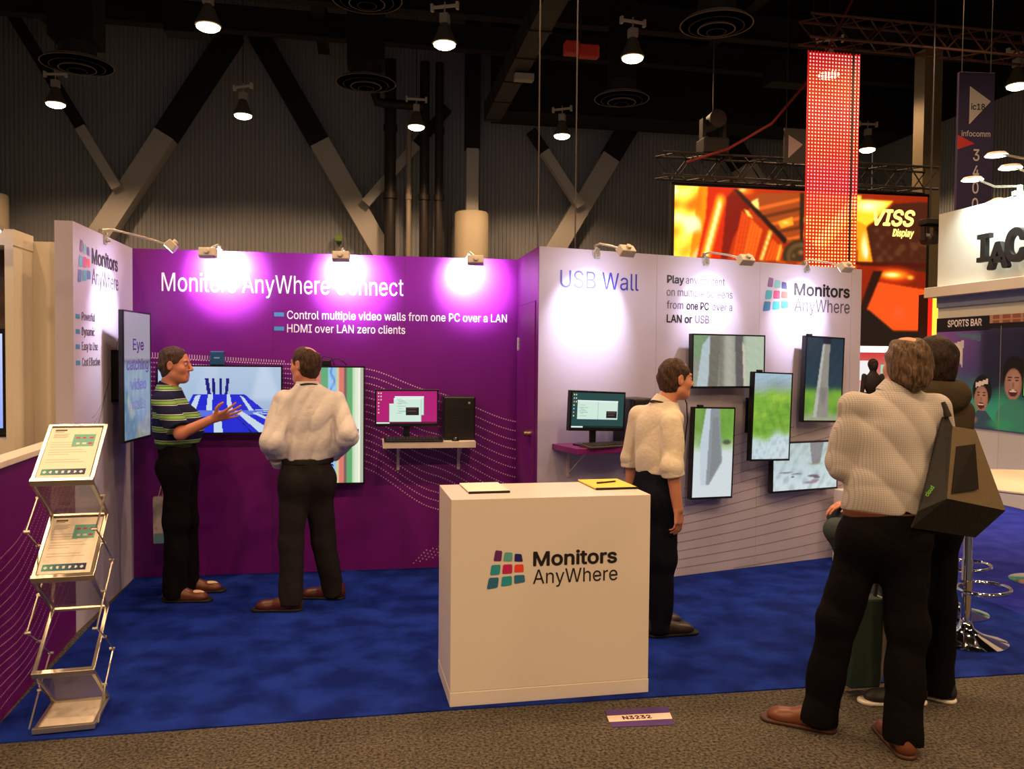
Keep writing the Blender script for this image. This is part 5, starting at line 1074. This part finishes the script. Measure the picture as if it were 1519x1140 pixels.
# ================================================================ PEOPLE
for k in ('aL', 'aR', 'tL', 'tR'): J_seat[k] = (J_seat[k][0]+.14, J_seat[k][1], J_seat[k][2])
for k in ('sL', 'sR', 'neck', 'chest', 'pel', 'hL', 'hR', 'head', 'eL'): v = J_seat[k]; d_ = .12 if k != 'eL' else .07; J_seat[k] = (v[0]+d_, v[1], v[2])
J_polo['neck'] = (-1.35, 6.068, 1.425); J_polo['sR'] = (-1.345, 5.885, 1.35); J_polo['sL'] = (-1.375, 6.245, 1.345)
def stripe_mat():
    m = mat('striped_polo', (26, 30, 58), .85, spec=.15); nt = m.node_tree; b = nt.nodes['Principled BSDF']; tc = nt.nodes['Texture Coordinate']
    s = nt.nodes.new('ShaderNodeSeparateXYZ'); nt.links.new(tc.outputs['Object'], s.inputs[0])
    mu_ = nt.nodes.new('ShaderNodeMath'); mu_.operation = 'MULTIPLY'; mu_.inputs[1].default_value = 1/.092; nt.links.new(s.outputs['Z'], mu_.inputs[0])
    fr_ = nt.nodes.new('ShaderNodeMath'); fr_.operation = 'FRACT'; nt.links.new(mu_.outputs[0], fr_.inputs[0])
    r = nt.nodes.new('ShaderNodeValToRGB'); r.color_ramp.interpolation = 'CONSTANT'; E_ = r.color_ramp.elements
    nv, gr, wh = lin((24, 28, 56)), lin((118, 172, 74)), lin((196, 206, 190))
    E_[0].position = 0; E_[0].color = nv+(1,); E_[1].position = .36; E_[1].color = wh+(1,)
    for p, c in ((.41, nv), (.46, gr), (.66, nv), (.71, wh), (.76, nv)): e = E_.new(p); e.color = c+(1,)
    nt.links.new(fr_.outputs[0], r.inputs[0]); nt.links.new(r.outputs[0], b.inputs['Base Color']); return m
def check_mat():
    m = mat('fine_check_shirt', (196, 178, 154), .85, spec=.15); nt = m.node_tree; b = nt.nodes['Principled BSDF']; tc = nt.nodes['Texture Coordinate']
    s = nt.nodes.new('ShaderNodeSeparateXYZ'); nt.links.new(tc.outputs['Object'], s.inputs[0]); prev = None
    for ax_, fq in (('X', 1/.009), ('Z', 1/.009)):
        a = nt.nodes.new('ShaderNodeMath'); a.operation = 'MULTIPLY'; a.inputs[1].default_value = fq; nt.links.new(s.outputs[ax_], a.inputs[0])
        f_ = nt.nodes.new('ShaderNodeMath'); f_.operation = 'FRACT'; nt.links.new(a.outputs[0], f_.inputs[0])
        g_ = nt.nodes.new('ShaderNodeMath'); g_.operation = 'LESS_THAN'; g_.inputs[1].default_value = .24; nt.links.new(f_.outputs[0], g_.inputs[0])
        if prev is None: prev = g_
        else:
            mx_ = nt.nodes.new('ShaderNodeMath'); mx_.operation = 'MAXIMUM'; nt.links.new(prev.outputs[0], mx_.inputs[0]); nt.links.new(g_.outputs[0], mx_.inputs[1]); prev = mx_
    mi = nt.nodes.new('ShaderNodeMix'); mi.data_type = 'RGBA'; mi.inputs[6].default_value = lin((196, 193, 192))+(1,); mi.inputs[7].default_value = lin((170, 165, 160))+(1,)
    nt.links.new(prev.outputs[0], mi.inputs[0]); nt.links.new(mi.outputs[2], b.inputs['Base Color']); return m
BLKT = cloth('black_trousers', (15, 14, 16)); CHART = cloth('charcoal_trousers', (38, 35, 36)); NAVYT = cloth('navy_trousers', (20, 22, 32)); JEAN = cloth('grey_jeans', (70, 80, 84))
WSH = cloth('white_shirt', (216, 214, 216)); ISH = cloth('ivory_shirt', (220, 212, 194)); OLV = cloth('dark_olive_jacket', (66, 58, 46))
BRN = mat('brown_leather', (96, 52, 30), .4); TAN = mat('cognac_leather', (112, 64, 42), .38); DKB = mat('dark_brown_leather', (48, 34, 26), .4); RBR = mat('red_brown_leather', (84, 38, 28), .4); CRV = mat('cream_leather', (222, 196, 164), .5); SNK = mat('sneaker_black', (26, 26, 28), .6); WSOLE = mat('white_rubber', (226, 220, 210), .6)
G = .006
person('person in a green and navy striped polo shirt gesturing at the wide television', (-1.21, 6.0, G), J_polo, (.96, -.18, -.08),
    dict(hair=HAIRB, hairstyle='short', nape=-.10, shirt=stripe_mat(), sleeve=.88, slr=.072, trousers=BLKT, belt=M_blackm, shoe=BRN, vamp=CRV, girth=.98, belly=.025, waist=1.06, seed=4, fold=.004, skin=SKIN2, toeR=(.98, -.12), toeL=(.99, -.05), leg=1.04,
         handR=dict(d=(.93, -.12, .30), pn=(.1, .75, .65), ts=(-.35, 0, 1), curl=.14, spread=.20, thumb=1.3, s=1.05), handL=dict(d=(.1, 0, -1), pn=(.0, -1, 0), ts=(1, 0, 0), curl=.75)))
person('person in a white shirt and charcoal trousers with hands on hips, seen from behind', (-.4, 5.69, G), J_white, (-.80, .60, -.02),
    dict(hair=HAIRB, hairstyle='bald', bald_x=-.03, shirt=WSH, cuffs=1, cuff=.050, slr=.068, trousers=CHART, belt=M_blackm, shoe=RBR, face=True, fold=.013, lanyard=M_blackm, waist=.985, seed=7, girth=1.0, toeL=(-.97, .12), toeR=(-.95, .2), leg=1.05, nape=-.095,
         handL=dict(d=(.3, .75, -.55), pn=(.9, -.2, .3), ts=(0, .3, 1), curl=.5), handR=dict(d=(-.3, .9, -.35), pn=(-.9, -.3, 0), ts=(0, .3, 1), curl=.5)))
person('person in an ivory shirt with rolled sleeves standing behind the counter', (1.77, 4.79, G), J_m3, (.97, .16, -.06),
    dict(hair=HAIRB, hairstyle='short', nape=-.08, shirt=ISH, sleeve=1.12, slr=.062, cuff=.056, rolled=1, trousers=NAVYT, belt=M_blackm, shoe=DKB, fold=.008, foldf=24, dirs=[(.8, .2, .55), (.35, .8, .5), (.9, .4, -.3)], lanyard=M_blackm, waist=.985, seed=12, girth=.84, toeR=(.97, .08), toeL=(.97, .15), leg=.98,
         handR=dict(d=(.08, .02, -1), pn=(-.55, .8, 0), ts=(.85, .5, 0), curl=.42), handL=dict(d=(0, 0, -1), pn=(.5, -.8, 0), ts=(.85, .5, 0), curl=.4)))
person('person in a fine check shirt with arms folded, carrying the big black bag', (2.13, 3.32, 0), J_man4, (-.10, 1, .0),
    dict(hair=HAIRG, hairstyle='thin', nape=-.125, tuft=.0036, face=False, shirt=check_mat(), cuffs=1, cuff=.05, slr=.068, trousers=BLKT, belt=mat('brown_belt', (92, 50, 30), .45), shoe=TAN, sole=mat('brown_sole', (70, 40, 26), .6), fold=.012, foldf=19, dirs=[(.75, .0, .65), (.6, .3, .75), (.2, .2, 1), (.8, 0, .6)], waist=1.02, seed=21, girth=1.06, toeL=(-.80, .60), toeR=(.22, .97), leg=1.1,
         handL=dict(pn=(0, -1, .2), ts=(0, .3, 1), curl=.4), handR=dict(pn=(0, -1, .2), ts=(0, .3, 1), curl=.4)))
pr_, Jp, Fp = person('person in a dark hooded jacket standing close behind the check shirt', (2.62, 3.66, 0), J_p5, (-.35, .93, .0),
    dict(hair=HAIRD, hairstyle='full', nape=-.10, face=False, shirt=OLV, cuffs=1, cuff=.052, slr=.066, trousers=BLKT, shoe=SNK, sole=WSOLE, fold=.008, waist=.90, untucked=1, seed=31, girth=1.05, toeL=(-.97, .16), toeR=(-.6, .8),
         handL=dict(d=(0, 0, -1), pn=(1, 0, 0), ts=(0, 1, 0), curl=.9), handR=dict(pn=(0, -1, .2), ts=(0, .3, 1), curl=.4)))
n_ = Fp['ne']; f_, l_ = Fp['f'], Fp['l']
fm('hood', [ell(n_-f_*.085-V(0, 0, .035), (.135, .075, .085), np.stack([l_, f_, V(0, 0, 1)]), k=.03), ell(n_+l_*.09-f_*.02, (.06, .10, .055), np.stack([l_, f_, V(0, 0, 1)]), k=.04), ell(n_-l_*.09-f_*.02, (.06, .10, .055), np.stack([l_, f_, V(0, 0, 1)]), k=.04),
            ell(n_-f_*.03+V(0, 0, .05), (.085, .07, .08), np.stack([l_, f_, V(0, 0, 1)]), k=.02, op='s')], .006, OLV, pr_, folds(.008, 30, 5))
person('seated person with a hand on the knee, mostly hidden behind the check shirt', (2.98, 4.42, G), J_seat, (-.98, .1, .0),
    dict(hair=HAIRD, shirt=cloth('black_pullover', (24, 24, 28)), cuffs=1, cuff=.046, trousers=JEAN, shoe=SNK, face=False, waist=.85, seed=41, toeL=(-1, .1), toeR=(-1, .1), groundL=.18, groundR=.14, foot_in=1, leg=.86,
         handL=dict(d=(-1, .05, -.25), pn=(0, 0, -1), ts=(0, -1, 0), curl=.3), handR=dict(pn=(0, 0, -1), ts=(0, 1, 0), curl=.35)))

# -- bags
M_nw = mat('black_nonwoven', (18, 18, 17), .7, bump=(30, .2)); M_ol = mat('dull_olive_lining', (104, 90, 64), .75, bump=(14, .3))
bg = thing('tote_bag', 'big black tote bag with a dull olive side on the shoulder of the check shirt', 'bag', (2.6, 3.3, .7))
def bq(pts, name, m, th=.004, parent=None):
    p = [Vector(q)-Vector((2.6, 3.3, .7)) for q in pts]; n = (p[1]-p[0]).cross(p[2]-p[0]).normalized()*th; k = len(p); mb = MB()
    mb.add(p+[q+n for q in p], [tuple(range(k))[::-1], tuple(range(k, 2*k))]+[(i, (i+1) % k, k+(i+1) % k, k+i) for i in range(k)]); return mb.build(name, m, parent or bg)
A_, B_, C_, D_, E_, F_ = (2.484, 3.23, 1.384), (2.631, 3.275, 1.364), (2.733, 3.206, 1.018), (2.359, 3.09, 1.097), (2.251, 3.117, 1.044), (2.618, 3.242, 0.895)
G_, Hh, K_, L_ = (2.227, 3.129, 0.972), (2.462, 3.256, 1.458), (2.581, 3.304, 1.353), (2.468, 3.249, 0.933)
bq([A_, B_, C_, D_], 'side_panel', M_ol); bq([Hh, A_, D_, E_], 'front_panel', M_nw); bq([D_, C_, F_, G_, E_], 'bottom_panel', M_nw)
bq([K_, B_, C_, F_, L_], 'back_panel', M_nw)
bq([(2.48, 3.198, 1.3), (2.595, 3.229, 1.307), (2.564, 3.162, 1.121), (2.389, 3.101, 1.115)], 'painted_reflection', mat('dark_reflection_colour', (34, 29, 24), .3), .002)  # dark sheet laid on the olive side as a painted reflection
MB().tube([Vector(q)-Vector((2.6, 3.3, .7)) for q in ((2.466, 3.234, 1.424), (2.453, 3.253, 1.475), (2.48, 3.316, 1.502), (2.535, 3.366, 1.469))], .016, 6).build('strap', M_nw, bg, 60)
fx = (Vector(D_)-Vector(E_)).normalized(); fz = (Vector(Hh)-Vector(E_)); fz = (fz-fx*fz.dot(fx)).normalized(); fy = fz.cross(fx)
gm = Matrix.Translation(Vector((2.282, 3.106, 1.102))-Vector((2.6, 3.3, .7))) @ Matrix((fx, fy, fz)).transposed().to_4x4() @ Matrix.Rotation(-.5, 4, 'Y')
writing('print_line', 'cloud', mat('green_print', (96, 190, 40), .5), bg, 0, 0, .05, .016, -.004, .01, M=gm)
tg = thing('tote_bag', 'dark green and grey tote bag hanging low between the standing legs', 'bag', (2.47, 3.78, .05))
MB().hexa([(-.13, -.06, 0), (.03, -.06, 0), (.03, .06, 0), (-.13, .06, 0)], [(-.11, -.05, .44), (.05, -.05, .44), (.05, .05, .44), (-.11, .05, .44)]).build('body', mat('dark_green_cloth', (22, 44, 38), .7), tg, bevel=.01)
MB().hexa([(.031, -.058, .0), (.075, -.05, .12), (.075, .05, .12), (.031, .058, .0)], [(.051, -.05, .44), (.10, -.05, .42), (.10, .05, .42), (.051, .05, .44)]).build('grey_side', mat('grey_cloth', (150, 140, 126), .7), tg, bevel=.01)
MB().tube([(-.06, 0, .44), (-.02, 0, .60), (.03, 0, .64), (.05, 0, .60), (.03, 0, .44)], .009, 6).build('handle', M_nw, tg, 60)
pb = thing('paper_bag', 'white printed bag hanging behind the legs of the striped polo', 'bag', (-1.415, 6.19, .345), .15)
MB().hexa([(-.06, -.04, 0), (.06, -.04, 0), (.06, .04, 0), (-.06, .04, 0)], [(-.065, -.03, .32), (.05, -.03, .33), (.05, .03, .33), (-.065, .03, .32)]).build('body', mat('white_bag_paper', (206, 200, 196), .6, noise=(9, (150, 150, 156), .08)), pb, bevel=.004)
MB().box(-.058, .058, -.0425, -.0405, .0, .07).build('blue_print', mat('pale_blue_bag_print', (110, 160, 180), .6), pb)
MB().tube([(-.03, 0, .32), (-.01, 0, .40), (.02, .0, .41), (.03, 0, .33)], .004, 6).build('handle', M_cream, pb, 60)
fp = thing('person', 'tiny dark haired person far away under the video wall', 'person', (10.22, 15.7, 0))
fm('body', [ell((0, 0, 1.57), (.09, .1, .13)), cap((0, 0, 1.45), (0, 0, 1.3), .06), ell((0, 0, 1.2), (.18, .12, .25), k=.05), cap((-.2, 0, 1.36), (-.26, 0, .85), .05, .035, k=.05), cap((.2, 0, 1.36), (.24, -.1, .85), .05, .035, k=.05), cap((-.09, 0, .9), (-.1, 0, .06), .09, .05, k=.05), cap((.09, 0, .9), (.1, 0, .06), .09, .05, k=.05)], .012, mat('far_dark_clothes', (34, 26, 34), .8), fp)
fm('hair', [ell((0, .01, 1.60), (.10, .11, .12)), ell((0, -.12, 1.55), (.08, .08, .09), op='s')], .012, HAIRD, fp)
